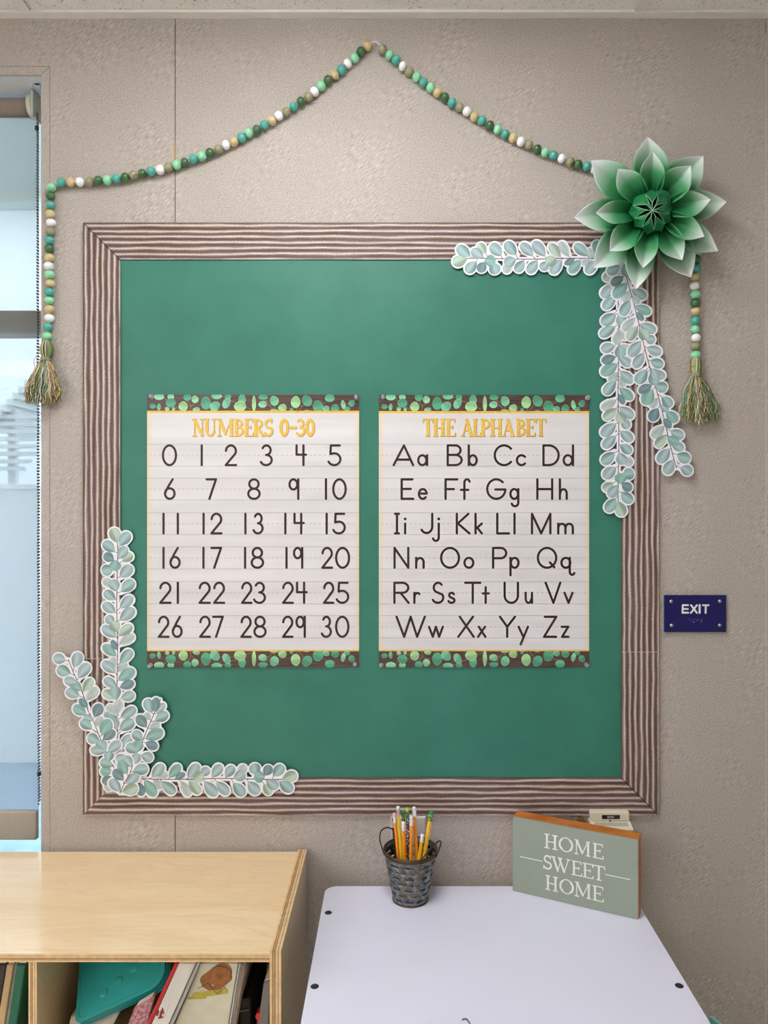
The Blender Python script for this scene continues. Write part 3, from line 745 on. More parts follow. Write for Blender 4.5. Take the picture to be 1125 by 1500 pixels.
def leaf_print(name, items, tf, lo, hi, mat, parent, ysurf, seed=1):
    """printed leaves clipped to the band lo..hi (px). tf: (px,py) -> (px,py)"""
    rnd = random.Random(seed); V = []; Fc = []; C = []
    pal = [(118, 190, 152), (140, 204, 160), (98, 176, 140), (160, 208, 150), (84, 160, 128)]
    for q, (cx, cy, rx, ry, ang) in enumerate(items):
        base = lin(*pal[rnd.randrange(5)]); NN = 20; a = math.radians(ang); k0 = len(V); h = ysurf-0.00004*(q % 9)
        va = rnd.uniform(-0.6, 0.6)
        def add(u, v, c):
            x = rx*u; y = ry*v; px = cx+x*math.cos(a)-y*math.sin(a); py = cy+x*math.sin(a)+y*math.cos(a)
            px, py = tf(px, py); py = min(max(py, lo), hi)
            V.append(tuple(P(px, py, h))); C.append(c)
        lt = tuple(min(1, x*1.35+0.06) for x in base[:3])+(1,); dk = tuple(x*0.66 for x in base[:3])+(1,)
        add(0, 0, base)
        for s_ in (0.55, 0.9, 1.0):
            for i in range(NN):
                th = 2*math.pi*i/NN; pw = 1+0.16*max(0, math.cos(th-va+1.5))**8
                sh = math.sin(th-va); m_ = 0.30 if sh < -0.02 else 0.98
                c = tuple((dk[z]*(1-m_)+base[z]*m_*1.15) for z in range(3))+(1,)
                if s_ == 1.0: c = lt
                add(math.cos(th)*s_*pw, math.sin(th)*s_*pw, c)
        for i in range(NN): Fc.append((k0, k0+1+i, k0+1+(i+1) % NN))
        for rgn in range(2):
            for i in range(NN): Fc.append((k0+1+rgn*NN+i, k0+1+(rgn+1)*NN+i, k0+1+(rgn+1)*NN+(i+1) % NN, k0+1+rgn*NN+(i+1) % NN))
    me = bpy.data.meshes.new(name); me.from_pydata(V, [], Fc); colattr(me, C)
    return link(name, me, mat, parent)
ROWS = [(650.8, 683), (700.5, 732.4), (751, 783), (801, 833.3), (852, 884.7), (901.8, 934.5)]
NUMS = [
 [('0', [('0', 237, 259.5)]), ('1', [('1', 293, 298)]), ('2', [('2', 329, 347.5)]), ('3', [('3', 382, 400)]), ('4', [('4', 432, 450)]), ('5', [('5', 481, 500.7)])],
 [('6', [('6', 240, 257.4)]), ('7', [('7', 301, 318)]), ('8', [('8', 362, 382)]), ('9', [('9', 422.4, 439.3)]), ('10', [('1', 475, 480), ('0', 486.5, 508)])],
 [('11', [('1', 237, 242), ('1', 258, 263)]), ('12', [('1', 295.7, 300.7), ('2', 308, 326)]), ('13', [('1', 357, 362), ('3', 371, 386.5)]), ('14', [('1', 415.5, 420.5), ('4', 429, 446.6)]), ('15', [('1', 476, 481), ('5', 488, 507)])],
 [('16', [('1', 237, 242), ('6', 248, 264.7)]), ('17', [('1', 295.5, 300.5), ('7', 308, 325.4)]), ('18', [('1', 356.5, 361.5), ('8', 367, 387)]), ('19', [('1', 417.2, 422.2), ('9', 429, 445)]), ('20', [('2', 470.5, 488), ('0', 490.7, 513)])],
 [('21', [('2', 233, 251.4), ('1', 258, 263)]), ('22', [('2', 290.7, 309), ('2', 312, 330)]), ('23', [('2', 353, 370), ('3', 372, 390)]), ('24', [('2', 413, 430.6), ('4', 432.7, 451)]), ('25', [('2', 473, 490), ('5', 493, 512)])],
 [('26', [('2', 231, 248.4), ('6', 251.4, 267.7)]), ('27', [('2', 291.6, 309), ('7', 310.6, 328)]), ('28', [('2', 352, 369), ('8', 371, 390.7)]), ('29', [('2', 413, 430), ('9', 432.7, 448.7)]), ('30', [('3', 471, 486.5), ('0', 490.7, 512)])],
]
ALPH = [
 [('A', 575, 606.8, 'a', 611, 628), ('B', 653.3, 678, 'b', 684.5, 700), ('C', 723, 751.2, 'c', 755.5, 771.2), ('D', 793.5, 820, 'd', 824, 841.6)],
 [('E', 586, 607, 'e', 611.7, 627), ('F', 650.3, 671.5, 'f', 673.6, 690), ('G', 712, 742, 'g', 746, 761.5), ('H', 785, 811, 'h', 818, 832.3)],
 [('I', 577, 586, 'i', 591, 596), ('J', 614, 635.6, 'j', 632, 646), ('K', 666.7, 689.3, 'k', 694.5, 708), ('L', 726, 747.2, 'l', 751.2, 756.2), ('M', 776.7, 808.7, 'm', 815.6, 841.3)],
 [('N', 575.4, 600.6, 'n', 607.5, 622.7), ('O', 644.5, 674, 'o', 678.7, 695), ('P', 719.8, 743.2, 'p', 745.6, 761.2), ('Q', 786.2, 816.4, 'q', 820.7, 843.7)],
 [('R', 575.2, 600.2, 'r', 604.6, 616.4), ('S', 631.6, 651, 's', 655.2, 667.4), ('T', 679.8, 705.2, 't', 705.6, 717.6), ('U', 736.9, 761, 'u', 767.8, 781.4), ('V', 797.6, 822.4, 'v', 825.2, 840.4)],
 [('W', 579.2, 623.9, 'w', 626.8, 650.4), ('X', 669.6, 695.6, 'x', 698.6, 712.7), ('Y', 730.8, 756, 'y', 758, 775), ('Z', 795.3, 817.2, 'z', 821.2, 834.4)],
]
T1 = [('N', 281.5, 298.5), ('U', 299.5, 316), ('M', 318.5, 341.5), ('B', 342.5, 357), ('E', 357.5, 371), ('R', 371.3, 386), ('S', 386.8, 400), ('0', 409.3, 423), ('-', 424.5, 434), ('3', 434.7, 446.8), ('0', 447.2, 461)]
T2 = [('T', 619.6, 634), ('H', 634.4, 652), ('E', 653, 667), ('A', 675.6, 693), ('L', 692.6, 704.5), ('P', 703.5, 718.5), ('H', 718, 735.6), ('A', 735.6, 753.8), ('B', 755.5, 770), ('E', 770, 784), ('T', 784.6, 799.6)]
def poster(label, X0, X1, Y0, Y1, title, rowsets, yo):
    root = thing('poster', label, 'poster', P((X0+X1)/2, (Y0+Y1)/2, yo))
    # sheet with very slight curl at its edges
    bm = bmesh.new(); uvl = bm.loops.layers.uv.new('UVMap'); NX, NZ = 16, 20
    g_ = [[None]*(NX+1) for _ in range(NZ+1)]
    for j in range(NZ+1):
        for i in range(NX+1):
            g_[j][i] = bm.verts.new(P(X0+(X1-X0)*i/NX, Y0+(Y1-Y0)*j/NZ, yo))
    for j in range(NZ):
        for i in range(NX):
            f = bm.faces.new((g_[j][i], g_[j][i+1], g_[j+1][i+1], g_[j+1][i]))
            for lp, (a, b) in zip(f.loops, ((i, j), (i+1, j), (i+1, j+1), (i, j+1))): lp[uvl].uv = (a/NX, b/NZ)
    rim = [e for e in bm.edges if e.is_boundary]
    r = bmesh.ops.extrude_edge_only(bm, edges=rim)
    for v in [q for q in r['geom'] if isinstance(q, bmesh.types.BMVert)]: v.co.y = -0.0052
    link('sheet', fin(bm, 'sheet'), M_SHEET, root)
    def band(name, ya, yb_, mat, lift):
        bm = bmesh.new(); bm.faces.new([bm.verts.new(P(px, py, yo-lift)) for px, py in ((X0, ya), (X1, ya), (X1, yb_), (X0, yb_))])
        return link(name, fin(bm, name), mat, root)
    sc = (X1-X0)/(526.0-216.0)
    for top in (True, False):
        if top: ya, yb_ = Y0, Y0+23.6; tf = lambda a, b: (X0+(a-216)*sc, Y0+(b-577.5))
        else: ya, yb_ = Y1-23.6, Y1; tf = lambda a, b: (X0+(a-216)*sc, Y1-(b-577.5))
        bnd = band('printed_wood_band', ya, yb_, M_WOODPRINT, 0.0002)
        tw = []
        for (a, b), (c, d) in HTW:
            a, b = tf(a, b); c, d = tf(c, d); tw.append((a, b, 0.5, c, d, 0.35))
        link('printed_twigs', flat('printed_twigs', tw, 0.35, on_wall(yo-0.0003)), M_PTWIG, bnd)
        leaf_print('printed_leaves', HLEAF, tf, ya, yb_, M_PLEAF, bnd, yo-0.0004, seed=3)
    band('gold_line', Y0+23.6, Y0+26.8, M_GOLD, 0.0002); band('gold_line', Y1-25.6, Y1-23.6, M_GOLD, 0.0002)
    bm = bmesh.new()
    def rect(a, b, c, d): bm.faces.new([bm.verts.new(P(px, py, yo-0.00025)) for px, py in ((a, b), (c, b), (c, d), (a, d))])
    for t_, b_ in ROWS:
        rect(X0, t_-0.35, X1, t_+0.35); rect(X0, b_-0.35, X1, b_+0.35)
        x = X0+3; m = (t_+b_)/2
        while x < X1-4: rect(x, m-0.35, x+3.6, m+0.35); x += 6.9
    link('ruled_lines', fin(bm, 'ruled_lines'), M_RULE, root)
    sh = []; tt = []
    for ch, a, b in title:
        tt += serif(ch, a, b, 613.2, 639.4, 2.2, 0.85)
    link('title_shadow', flat('title_shadow', [(a+.6, b+.6, r1+.1, c+.6, d+.6, r2+.1) for a, b, r1, c, d, r2 in tt], 0.22, on_wall(yo-0.0003)), M_GOLDEDGE, root)
    link('title', flat('title', tt, 0.22, on_wall(yo-0.0005)), M_GOLD, root)
    for (t_, b_), rw in zip(ROWS, rowsets):
        for nm, gl in rw:
            pr = []
            for ch, a, b in gl: pr += hand(ch, a, b, t_, b_)
            link(nm, flat(nm, pr, 0.28, on_wall(yo-0.0004)), M_INK, root)
    return root
YP = -0.0078
poster('white poster headed Numbers 0-30 pinned to the left half of the green board', 215.5, 526, 578, 977.5, T1,
       [[('numeral', gl) for _, gl in rw] for rw in NUMS], YP)
poster('white poster headed The Alphabet pinned to the right half of the green board', 555, 863, 578.5, 977.5, T2,
       [[('letter_pair', [(q[0], q[1], q[2]), (q[3], q[4], q[5])]) for q in rw] for rw in ALPH], YP)
kp = NT('clear plastic pin'); kp.b.inputs['Transmission Weight'].default_value = 0.85; kp.b.inputs['Roughness'].default_value = 0.08; kp.color((0.95, 0.97, 0.97, 1)); M_CLEAR = kp.m
M_STEEL = plain('steel', (200, 202, 206), 0.2, 1.0, var=0.03)
for (px, py), lb in zip(((223, 581.5), (522, 582.5), (221, 974), (520, 973), (561, 582), (860, 583), (558.5, 974), (858.5, 973.5)),
        ('top left corner of the numbers poster', 'top right corner of the numbers poster', 'bottom left corner of the numbers poster', 'bottom right corner of the numbers poster',
         'top left corner of the alphabet poster', 'top right corner of the alphabet poster', 'bottom left corner of the alphabet poster', 'bottom right corner of the alphabet poster')):
    t_ = thing('push_pin', 'clear plastic push pin at the '+lb, 'push pin', P(px, py, YP), 'clear push pins in the poster corners')
    bm = bmesh.new(); lathe(bm, [(0.0046, 0), (0.0046, 0.0014), (0.0024, 0.0024), (0.0022, 0.0075), (0.0040, 0.0088), (0.0040, 0.0104), (0.0030, 0.0108)], seg=14)
    c = P(px, py, YP); M = Matrix.Translation((c.x, YP-0.0006, c.z)) @ Matrix.Rotation(math.radians(90+random.uniform(-6, 6)), 4, 'X')
    bmesh.ops.transform(bm, matrix=M, verts=bm.verts[:]); link('pin_head', fin(bm, 'pin_head', True), M_CLEAR, t_)
    bm = bmesh.new(); tube(bm, [(c.x, YP+0.0016, c.z), (c.x, YP-0.009, c.z)], 0.0007, 6); link('pin_shaft', fin(bm, 'pin_shaft'), M_STEEL, t_)

# ================================================================== BEAD GARLAND
BC = {'w': ('white painted bead', (238, 238, 240)), 't': ('teal painted bead', (76, 168, 156)), 'm': ('mint painted bead', (142, 214, 170)),
      'd': ('dark green painted bead', (62, 102, 62)), 'n': ('tan painted bead', (204, 184, 136)), 'o': ('olive painted bead', (148, 146, 112))}
BM = {}
for k_, (nm_, c_) in BC.items():
    bm = bmesh.new(); R_ = 1.0
    prof = []
    for i in range(11):
        a = math.radians(-72+144*i/10); prof.append((math.cos(a), math.sin(a)*0.88))
    prof = [(0.18, -0.80)]+prof+[(0.18, 0.80)]
    lathe(bm, prof, seg=20)
    me = fin(bm, 'bead', True); me.materials.append(plain(nm_, c_, 0.28, var=0.10, scale=900, coat=0.25)); BM[k_] = me
left = [(89.6,267.3,'t'),(103.8,266.8,'n'),(117,266.8,'w'),(131,266,'o'),(144.2,264.5,'d'),(157.3,264,'m'),(170.6,261.7,'t'),(183.4,260,'d'),(195.7,256.5,'o'),(208.8,254.5,'d'),(221.5,251,'t'),(234.6,248.9,'w'),(246.9,245.2,'o'),(259,241.8,'m'),(270.8,237.8,'d'),(283.3,233,'t'),(295.8,229,'m'),(307.6,223.8,'d'),(320,218.7,'o'),(331,212.5,'w'),(342.7,207.7,'n'),(354,202,'t'),(364.3,195,'m'),(376.5,190,'d'),(387.2,183,'t'),(398.4,177,'n'),(408.5,169.6,'w'),(419.5,163.5,'o'),(430,156.5,'t'),(440.8,149,'d'),(451.7,141.9,'o'),(460.8,134.4,'w'),(470.4,126,'m'),(480.5,117.6,'d'),(490.4,109.9,'n'),(500.3,102.4,'t'),(509.3,93.3,'w'),(519.5,85,'m'),(528.8,75.7,'d'),(538,67.5,'n')]
right = [(560.3,72.6,'o'),(570.5,80.4,'m'),(580.2,88,'t'),(590,96.9,'w'),(599.8,105,'o'),(610.4,112.7,'m'),(620.3,121,'t'),(631,128.3,'m'),(641,135.7,'n'),(651.7,142.6,'d'),(662.3,150.4,'t'),(673.2,157.5,'o'),(684,163.4,'w'),(695,171,'n'),(705.9,176.5,'t'),(717.4,184,'d'),(728.9,190,'m'),(740,196.4,'t'),(751.6,202.3,'n'),(763,207.6,'w'),(775,212.3,'o'),(787,218.5,'d'),(798.6,223.5,'m'),(811,227.8,'t'),(822.9,232,'w'),(835,237,'o'),(846.8,241,'d'),(859.6,244,'t'),(871.5,247.8,'w')]
ltail = [(75.3,274.7,'m'),(74,287.4,'d'),(74,300.8,'t'),(73.5,313.5,'n'),(74.8,326.4,'w'),(73.8,339.6,'o'),(72.5,352,'t'),(72.2,364.5,'d'),(72.2,377.4,'n'),(71.5,390,'w'),(72.5,402.5,'m'),(73.5,415.2,'n'),(72.2,428,'t'),(72,440.3,'m'),(72.2,453,'n'),(72.5,466,'w'),(70.2,479.3,'t'),(68.7,492.5,'m')]
rtail = [(1022,356,'t'),(1021.5,368,'m'),(1020.3,380,'d'),(1019.5,393,'t'),(1017.5,406,'n'),(1017.2,418.8,'w'),(1018.3,431.5,'m'),(1018.3,444,'d'),(1018.8,456.4,'n'),(1018.4,469.4,'t'),(1018,482.6,'m'),(1019.5,494.8,'w'),(1018.3,507.3,'o'),(1019,520,'m')]
gar = thing('bead_garland', 'string of green, teal, tan and white beads draped on the wall with two tassels', 'garland', P(552, 62, -0.0105))
yb_ = -0.0108; br = 7.0*(CD+yb_)/F
def place(seq):
    pts = [P(a, b, yb_) for a, b, _ in seq]
    for i, (a, b, k_) in enumerate(seq):
        d = (pts[min(i+1, len(pts)-1)]-pts[max(i-1, 0)]).normalized()
        d = (d+Vector((random.uniform(-.12, .12), random.uniform(-.12, .12), random.uniform(-.12, .12)))).normalized()
        o = bpy.data.objects.new('bead', BM[k_]); COL.objects.link(o); o.parent = gar
        o.matrix_parent_inverse = Matrix.Translation(-Vector(gar.location))
        q = d.to_track_quat('Z', 'Y'); o.rotation_mode = 'QUATERNION'; o.rotation_quaternion = q
        s = br*random.uniform(0.97, 1.04); o.location = pts[i]; o.scale = (s, s, s*random.uniform(0.98, 1.06))
for sq in (left, right, ltail, rtail): place(sq)
bm = bmesh.new()
sp_ = [P(a, b, yb_) for a, b, _ in ltail[::-1]]+[P(80, 268.5, yb_)]+[P(a, b, yb_) for a, b, _ in left]+[P(545, 61.5, yb_), P(549, 60, yb_), P(553, 63, yb_)]+[P(a, b, yb_) for a, b, _ in right]+[P(900, 268, -0.006), P(960, 300, -0.006), P(1010, 335, -0.006)]+[P(a, b, yb_) for a, b, _ in rtail]
sp_ = [P(68, 505, yb_)]+sp_+[P(1019, 533, yb_)]
tube(bm, sp_, 0.0008, 6)
link('cord', fin(bm, 'cord', True), plain('white cotton cord', (228, 222, 214), 0.8), gar)
bm = bmesh.new(); tube(bm, [P(546, 59.5, yb_), P(549, 63, yb_-0.001), P(551, 59, yb_), P(556, 66, yb_)], 0.0007, 6)
tube(bm, [P(547, 64, yb_), P(550, 58, yb_)], 0.0007, 6)
link('knot', fin(bm, 'knot', True), plain('white cotton knot', (236, 230, 224), 0.8), gar)
def tassel(cx, cy0, hx, hy, hr, colx, coly, top, bot, wl, wr, lean, seed):
    """head centre (hx,hy) radius hr px, collar at (colx,coly), skirt top..bot px, half widths at the bottom"""
    rnd = random.Random(seed); pal = [(226, 218, 172), (150, 160, 112), (112, 134, 88), (196, 172, 122), (156, 184, 172), (238, 232, 208), (92, 104, 64), (190, 148, 92)]
    def strands(lst, name, parent):
        V = []; Fc = []; C = []
        for pts, r, c in lst:
            k0 = len(V); n = len(pts)
            for i, p in enumerate(pts):
                d = (pts[min(i+1, n-1)]-pts[max(i-1, 0)]).normalized(); u = d.cross(Vector((0, 1, 0))).normalized(); v = d.cross(u)
                for q in range(4):
                    a = q*math.pi/2+i*0.5; V.append(tuple(p+(u*math.cos(a)+v*math.sin(a))*r)); C.append(c)
                if i:
                    for q in range(4): Fc.append((k0+(i-1)*4+q, k0+(i-1)*4+(q+1) % 4, k0+i*4+(q+1) % 4, k0+i*4+q))
        me = bpy.data.meshes.new(name); me.from_pydata(V, [], Fc); colattr(me, C)
        for p in me.polygons: p.use_smooth = True
        o = link(name, me, M_STRAND, parent); o['kind'] = 'stuff'; return o
    ppm = (CD-0.02)/F
    # head: bundle of yarn loops bulging between cord and collar
    bm = bmesh.new(); c = P(hx, hy, -0.0145)
    r = bmesh.ops.create_uvsphere(bm, u_segments=20, v_segments=12, radius=1.0)
    for v in r['verts']: v.co = Vector((v.co.x*hr*0.88*ppm, v.co.y*hr*0.88*ppm, v.co.z*14.0*ppm))+c
    head = link('tassel_head', fin(bm, 'tassel_head', True), plain('olive yarn core', (140, 140, 96), 0.95, var=0.3, scale=500), gar)
    L = []
    for k in range(46):
        a = 2*math.pi*k/46; pts = []
        for i in range(9):
            t = math.radians(-82+164*i/8)
            pts.append(c+Vector((math.cos(a)*math.cos(t)*hr*0.92*ppm, math.sin(a)*math.cos(t)*hr*0.92*ppm, math.sin(t)*14.4*ppm)))
        L.append((pts, 0.0009, lin(*[min(255, max(0, q+rnd.randint(-14, 14))) for q in pal[rnd.randrange(8)]])))
    strands(L, 'head_yarn', head)
    bm = bmesh.new(); cc = P(colx, coly, -0.0145)
    for k in range(5):
        z = cc.z+0.0028-0.0014*k; rr = 6.8*ppm
        tube(bm, [(cc.x+rr*math.cos(t), cc.y+rr*math.sin(t), z+0.0004*math.sin(t)) for t in [2*math.pi*i/24 for i in range(24)]], 0.0009, 6, closed=True)
    link('tassel_wrap', fin(bm, 'tassel_wrap', True), plain('grey green yarn wrap', (150, 156, 122), 0.95, var=0.2, scale=800), head)
    L = []; H = (bot-top)
    for k in range(430):
        a = rnd.uniform(0, 2*math.pi); rad = math.sqrt(rnd.uniform(0.02, 1)); ln = rnd.uniform(0.76, 1.05)-0.06*rad*abs(math.cos(a))
        ph = rnd.uniform(0, 6.28); fr = rnd.uniform(8, 26); am = rnd.uniform(0.8, 2.6); pts = []
        n = 20
        for i in range(n):
            s = i/(n-1)*ln; sh = 0.22+0.78*min(1.0, s*1.5)**0.75
            ux = math.cos(a)*rad; uy = math.sin(a)*rad
            wpx = (wr if ux > 0 else wl)*ux*sh*0.97
            px = colx+lean*s+wpx+am*math.sin(ph+fr*s)*(0.3+s); py = top+H*s
            y = -0.0165+uy*0.0145*sh*1.0+0.0006*math.cos(ph+fr*s)
            pts.append(P(px, py, min(y, -0.0012)))
        c_ = pal[rnd.randrange(8)]
        L.append((pts, rnd.uniform(0.00055, 0.00085), lin(*[min(255, max(0, q+rnd.randint(-16, 16))) for q in c_])))
    strands(L, 'tassel_strands', head)
    # a stray end at the neck
    bm = bmesh.new(); s = -1
    tube(bm, [P(hx-6, hy+2, -0.02), P(hx-14, hy+8, -0.02), P(hx-19, hy+14, -0.02), P(hx-18, hy+24, -0.02)] if seed == 1 else [P(hx-3, hy, -0.024), P(hx-10, hy-2, -0.024), P(hx-17, hy+2, -0.024)], 0.0007, 6)
    link('loose_end', fin(bm, 'loose_end', True), plain('loose yarn end', (200, 192, 176), 0.9), head)
tassel(0, 0, 68.4, 512.5, 10.5, 66.5, 525.5, 527, 592, 30, 27, -2.5, 1)
tassel(0, 0, 1018.6, 536.5, 9.3, 1019, 549, 551, 619, 28, 33, 5.0, 2)
bm = bmesh.new(); c = P(80, 271, -0.012)
tube(bm, [c+Vector((0, 0.011, 0)), c+Vector((0, 0.0, 0)), c+Vector((0.001, -0.002, 0.003))], 0.0012, 8)
tag(link('wall_hook', fin(bm, 'wall_hook', True), M_CLEAR), 'tiny clear hook holding the bead garland at its left bend', 'hook')

# ================================================================== EUCALYPTUS CUT-OUT STRIPS
def unitleaf(rgb, seed):
    rnd = random.Random(seed); V = []; Fc = []; C = []
    R_, K_ = 12, 8
    c0 = lin(*rgb); dk = tuple(x*0.62 for x in c0[:3]); lt = tuple(min(1, x*1.28+0.03) for x in c0[:3])
    f1 = rnd.uniform(0, 6.28); side = rnd.choice((-1, 1))
    for j in range(R_+1):
        v = j/R_; v_ = 0.5-0.5*math.cos(math.pi*v)
        h = 0.5*math.sqrt(max(0, 1-((v_-.56)/.44)**2)) if v_ > .56 else 0.5*math.sin(math.pi/2*v_/.56)**0.85
        for i in range(K_+1):
            u = -1+2*i/K_; V.append((u*h, 0, v_))
            m = 0.5+0.28*math.sin(3.1*u+f1+2.5*v_)+0.30*(v_-0.45)-0.22*u*side*(1 if abs(u) > .05 else 0)-0.25*abs(u)**4
            m = min(1, max(0, m)); C.append(tuple(dk[k]*(1-m)+lt[k]*m for k in range(3))+(1,))
    for j in range(R_):
        for i in range(K_):
            a = j*(K_+1)+i; Fc.append((a, a+1, a+K_+2, a+K_+1))
    k0 = len(V)
    for (a, w_) in ((0.10, 0.012), (0.45, 0.020), (0.78, 0.004)):
        for s in (-1, 1): V.append((s*w_+0.02*math.sin(a*4), -0.00012, a)); C.append(tuple(min(1, x*1.12+0.06) for x in lt)+(1,))
    Fc += [(k0, k0+1, k0+3, k0+2), (k0+2, k0+3, k0+5, k0+4)]
    me = bpy.data.meshes.new('leaf'); me.from_pydata(V, [], Fc); colattr(me, C); me.materials.append(M_LEAF)
    for p in me.polygons: p.use_smooth = True
    return me
LV = {'a': unitleaf((166, 190, 194), 1), 'b': unitleaf((154, 186, 186), 2), 'c': unitleaf((142, 184, 178), 3), 'd': unitleaf((118, 146, 154), 4),
      'p': unitleaf((190, 203, 204), 5), 'g': unitleaf((176, 198, 182), 6)}
# leaf = base x,y, tip x,y, width, kind, in a local frame where the strip starts at v=0 and runs down +v
_A = [(668,350,755,290,75,'g'),(632,198,590,75,95,'g'),(648,222,728,112,92,'b'),(607,272,516,188,88,'b'),(640,330,700,228,88,'a'),(600,345,520,290,82,'d'),(595,400,503,440,95,'b'),(650,478,752,392,95,'a'),(608,338,612,430,104,'c'),
 (592,560,515,500,75,'p'),(660,600,765,510,92,'b'),(622,598,588,500,92,'a'),(615,664,520,598,80,'b'),(650,738,756,640,84,'a'),(615,774,510,698,84,'a'),(648,838,770,740,94,'a'),(605,862,535,806,78,'a'),(622,975,506,885,88,'a'),(640,965,750,875,80,'g'),(636,935,588,845,92,'g'),
 (645,1035,768,958,76,'p'),(628,1082,582,998,52,'d'),(620,1130,510,1040,80,'c'),(650,1188,748,1082,86,'b'),(615,1220,588,1138,62,'p'),(615,1270,510,1175,86,'a'),(632,1262,706,1185,72,'p'),(635,1330,772,1243,96,'c'),
 (625,1384,520,1318,78,'a'),(650,1390,768,1348,78,'d'),(620,1484,512,1422,78,'g'),(658,1480,772,1448,84,'a'),(625,1484,600,1382,100,'b'),
 (640,1615,545,1540,76,'p'),(645,1590,638,1490,76,'p'),(655,1638,782,1560,82,'b'),(638,1692,528,1598,82,'c'),(650,1738,748,1648,76,'g')]
def local(lst, ox, oy, ax, ay):
    L = math.hypot(ax, ay); ax /= L; ay /= L; rx, ry = ay, -ax
    f = lambda x, y: ((x-ox)*rx+(y-oy)*ry, (x-ox)*ax+(y-oy)*ay)
    return [f(a, b)+f(c, d)+(w_, k) for a, b, c, d, w_, k in lst]
PA = local(_A, 628, 70, 0, 1)
PA = PA+[(a, b+1145, c, d+1145, w_, k) for a, b, c, d, w_, k in PA if b > 590-70]
_S = [(205,155,102,128,88,'a'),(245,262,132,222,96,'b'),(272,212,318,88,92,'a'),(308,300,392,178,94,'a'),(300,345,192,310,78,'a'),(318,448,206,405,84,'a'),(345,412,424,305,78,'g'),(338,398,238,340,84,'c'),
 (372,482,464,378,84,'p'),(385,545,318,470,62,'d'),(372,600,268,530,90,'c'),(440,622,492,512,92,'d'),(430,650,350,612,58,'a'),(445,705,504,618,66,'p'),(420,720,328,650,82,'b'),(500,772,562,640,106,'c'),(510,808,612,735,78,'d'),(480,815,384,785,90,'b'),(535,905,408,890,76,'a'),(555,912,652,820,82,'a'),(532,908,472,815,96,'b')]
PS = local(_S, 212, 92, 285, 745)
vend = max(b for _, b, _, _, _, _ in PS)
PS2 = PS+[(a, b-500+vend-10, c, d-500+vend-10, w_, k) for a, b, c, d, w_, k in PA if b > 525]
def sprig(label, O, axis, pat, length, y, group=None, stem=None, s=1/5.625, name='leaf_cutout_strip'):
    """O start px, axis unit direction px, pattern trimmed to length (px)"""
    L = math.hypot(*axis); ax, ay = axis[0]/L, axis[1]/L; rx, ry = ay, -ax
    f = lambda u, v: (O[0]+(u*rx+v*ax)*s, O[1]+(u*ry+v*ay)*s)
    ls = [(f(a, b), f(c, d), w_*s, k, (a, b)) for a, b, c, d, w_, k in pat if b*s < length]
    if stem is None:
        vs = [60]+list(range(160, int(length/s)+1, 120)); stem = [f(4*math.sin(v/130.0), v) for v in vs]
    return sprig_px(label, ls, [stem], y, group, name)
def sprig_px(label, ls, stems, y, group=None, name='leaf_cutout_strip'):
    cx = sum(l[0][0] for l in ls)/len(ls); cy = sum(l[0][1] for l in ls)/len(ls)
    root = thing(name, label, 'paper cut-out', P(cx, cy, y), group)
    pr = []; tw = []
    allst = [p for st in stems for p in st]
    for (b, t_, w_, k, _) in ls:
        ln = math.hypot(t_[0]-b[0], t_[1]-b[1]); dx, dy = (t_[0]-b[0])/ln, (t_[1]-b[1])/ln; r = w_/2
        f1 = max(0.50*ln, 0.3*ln); f2 = max(f1, ln-r); m = 2.0
        if f2-f1 < 0.05: f1 = f2-0.05
        pr.append((b[0], b[1], 0.2*w_+m, b[0]+dx*f1, b[1]+dy*f1, r*0.98+m)); pr.append((b[0]+dx*f1, b[1]+dy*f1, r*0.98+m, b[0]+dx*f2, b[1]+dy*f2, r+m))
        best = None
        for st in stems:
            for p, q in zip(st, st[1:]):
                for i in range(5):
                    x = p[0]+(q[0]-p[0])*i/4; y_ = p[1]+(q[1]-p[1])*i/4; d = math.hypot(x-b[0], y_-b[1])
                    if best is None or d < best[0]: best = (d, x, y_, q[0]-p[0], q[1]-p[1])
        if best[0] < 12:
            L = math.hypot(best[3], best[4]) or 1; ex = best[1]+best[3]/L*best[0]*0.7; ey = best[2]+best[4]/L*best[0]*0.7
            tw.append((b[0], b[1], 0.35, ex, ey, 0.5))
    for st in stems:
        for p, q in zip(st, st[1:]): pr.append((p[0], p[1], 3.2, q[0], q[1], 3.2)); tw.append((p[0], p[1], 0.55, q[0], q[1], 0.6))
    link('card_backing', flat('card_backing', pr, 0.7, on_wall(y), 0.0005), M_CARD, root)
    link('twig', flat('twig', tw, 0.3, on_wall(y-0.0006)), M_TWIG, root)
    for i, (b, t_, w_, k, _) in enumerate(ls):
        yy = y-0.0007-0.00005*(i % 12)
        B, T_ = P(b[0], b[1], yy), P(t_[0], t_[1], yy); d = T_-B; ln = d.length; d.normalize(); r = Vector((d.z, 0, -d.x))
        wd = w_*(CD+yy)/F
        o = bpy.data.objects.new('leaf', LV[k]); COL.objects.link(o); o.parent = root
        o.matrix_parent_inverse = Matrix.Translation(-Vector(root.location))
        o.location = B; o.rotation_euler = (0, math.atan2(d.x, d.z), 0); o.scale = (wd if i % 2 else -wd, 1, ln)
    return root
aA = lambda x, y: (60+x/5.625, 760+y/5.625)
aB = lambda x, y: (60+x/5.625, 940+y/5.625)
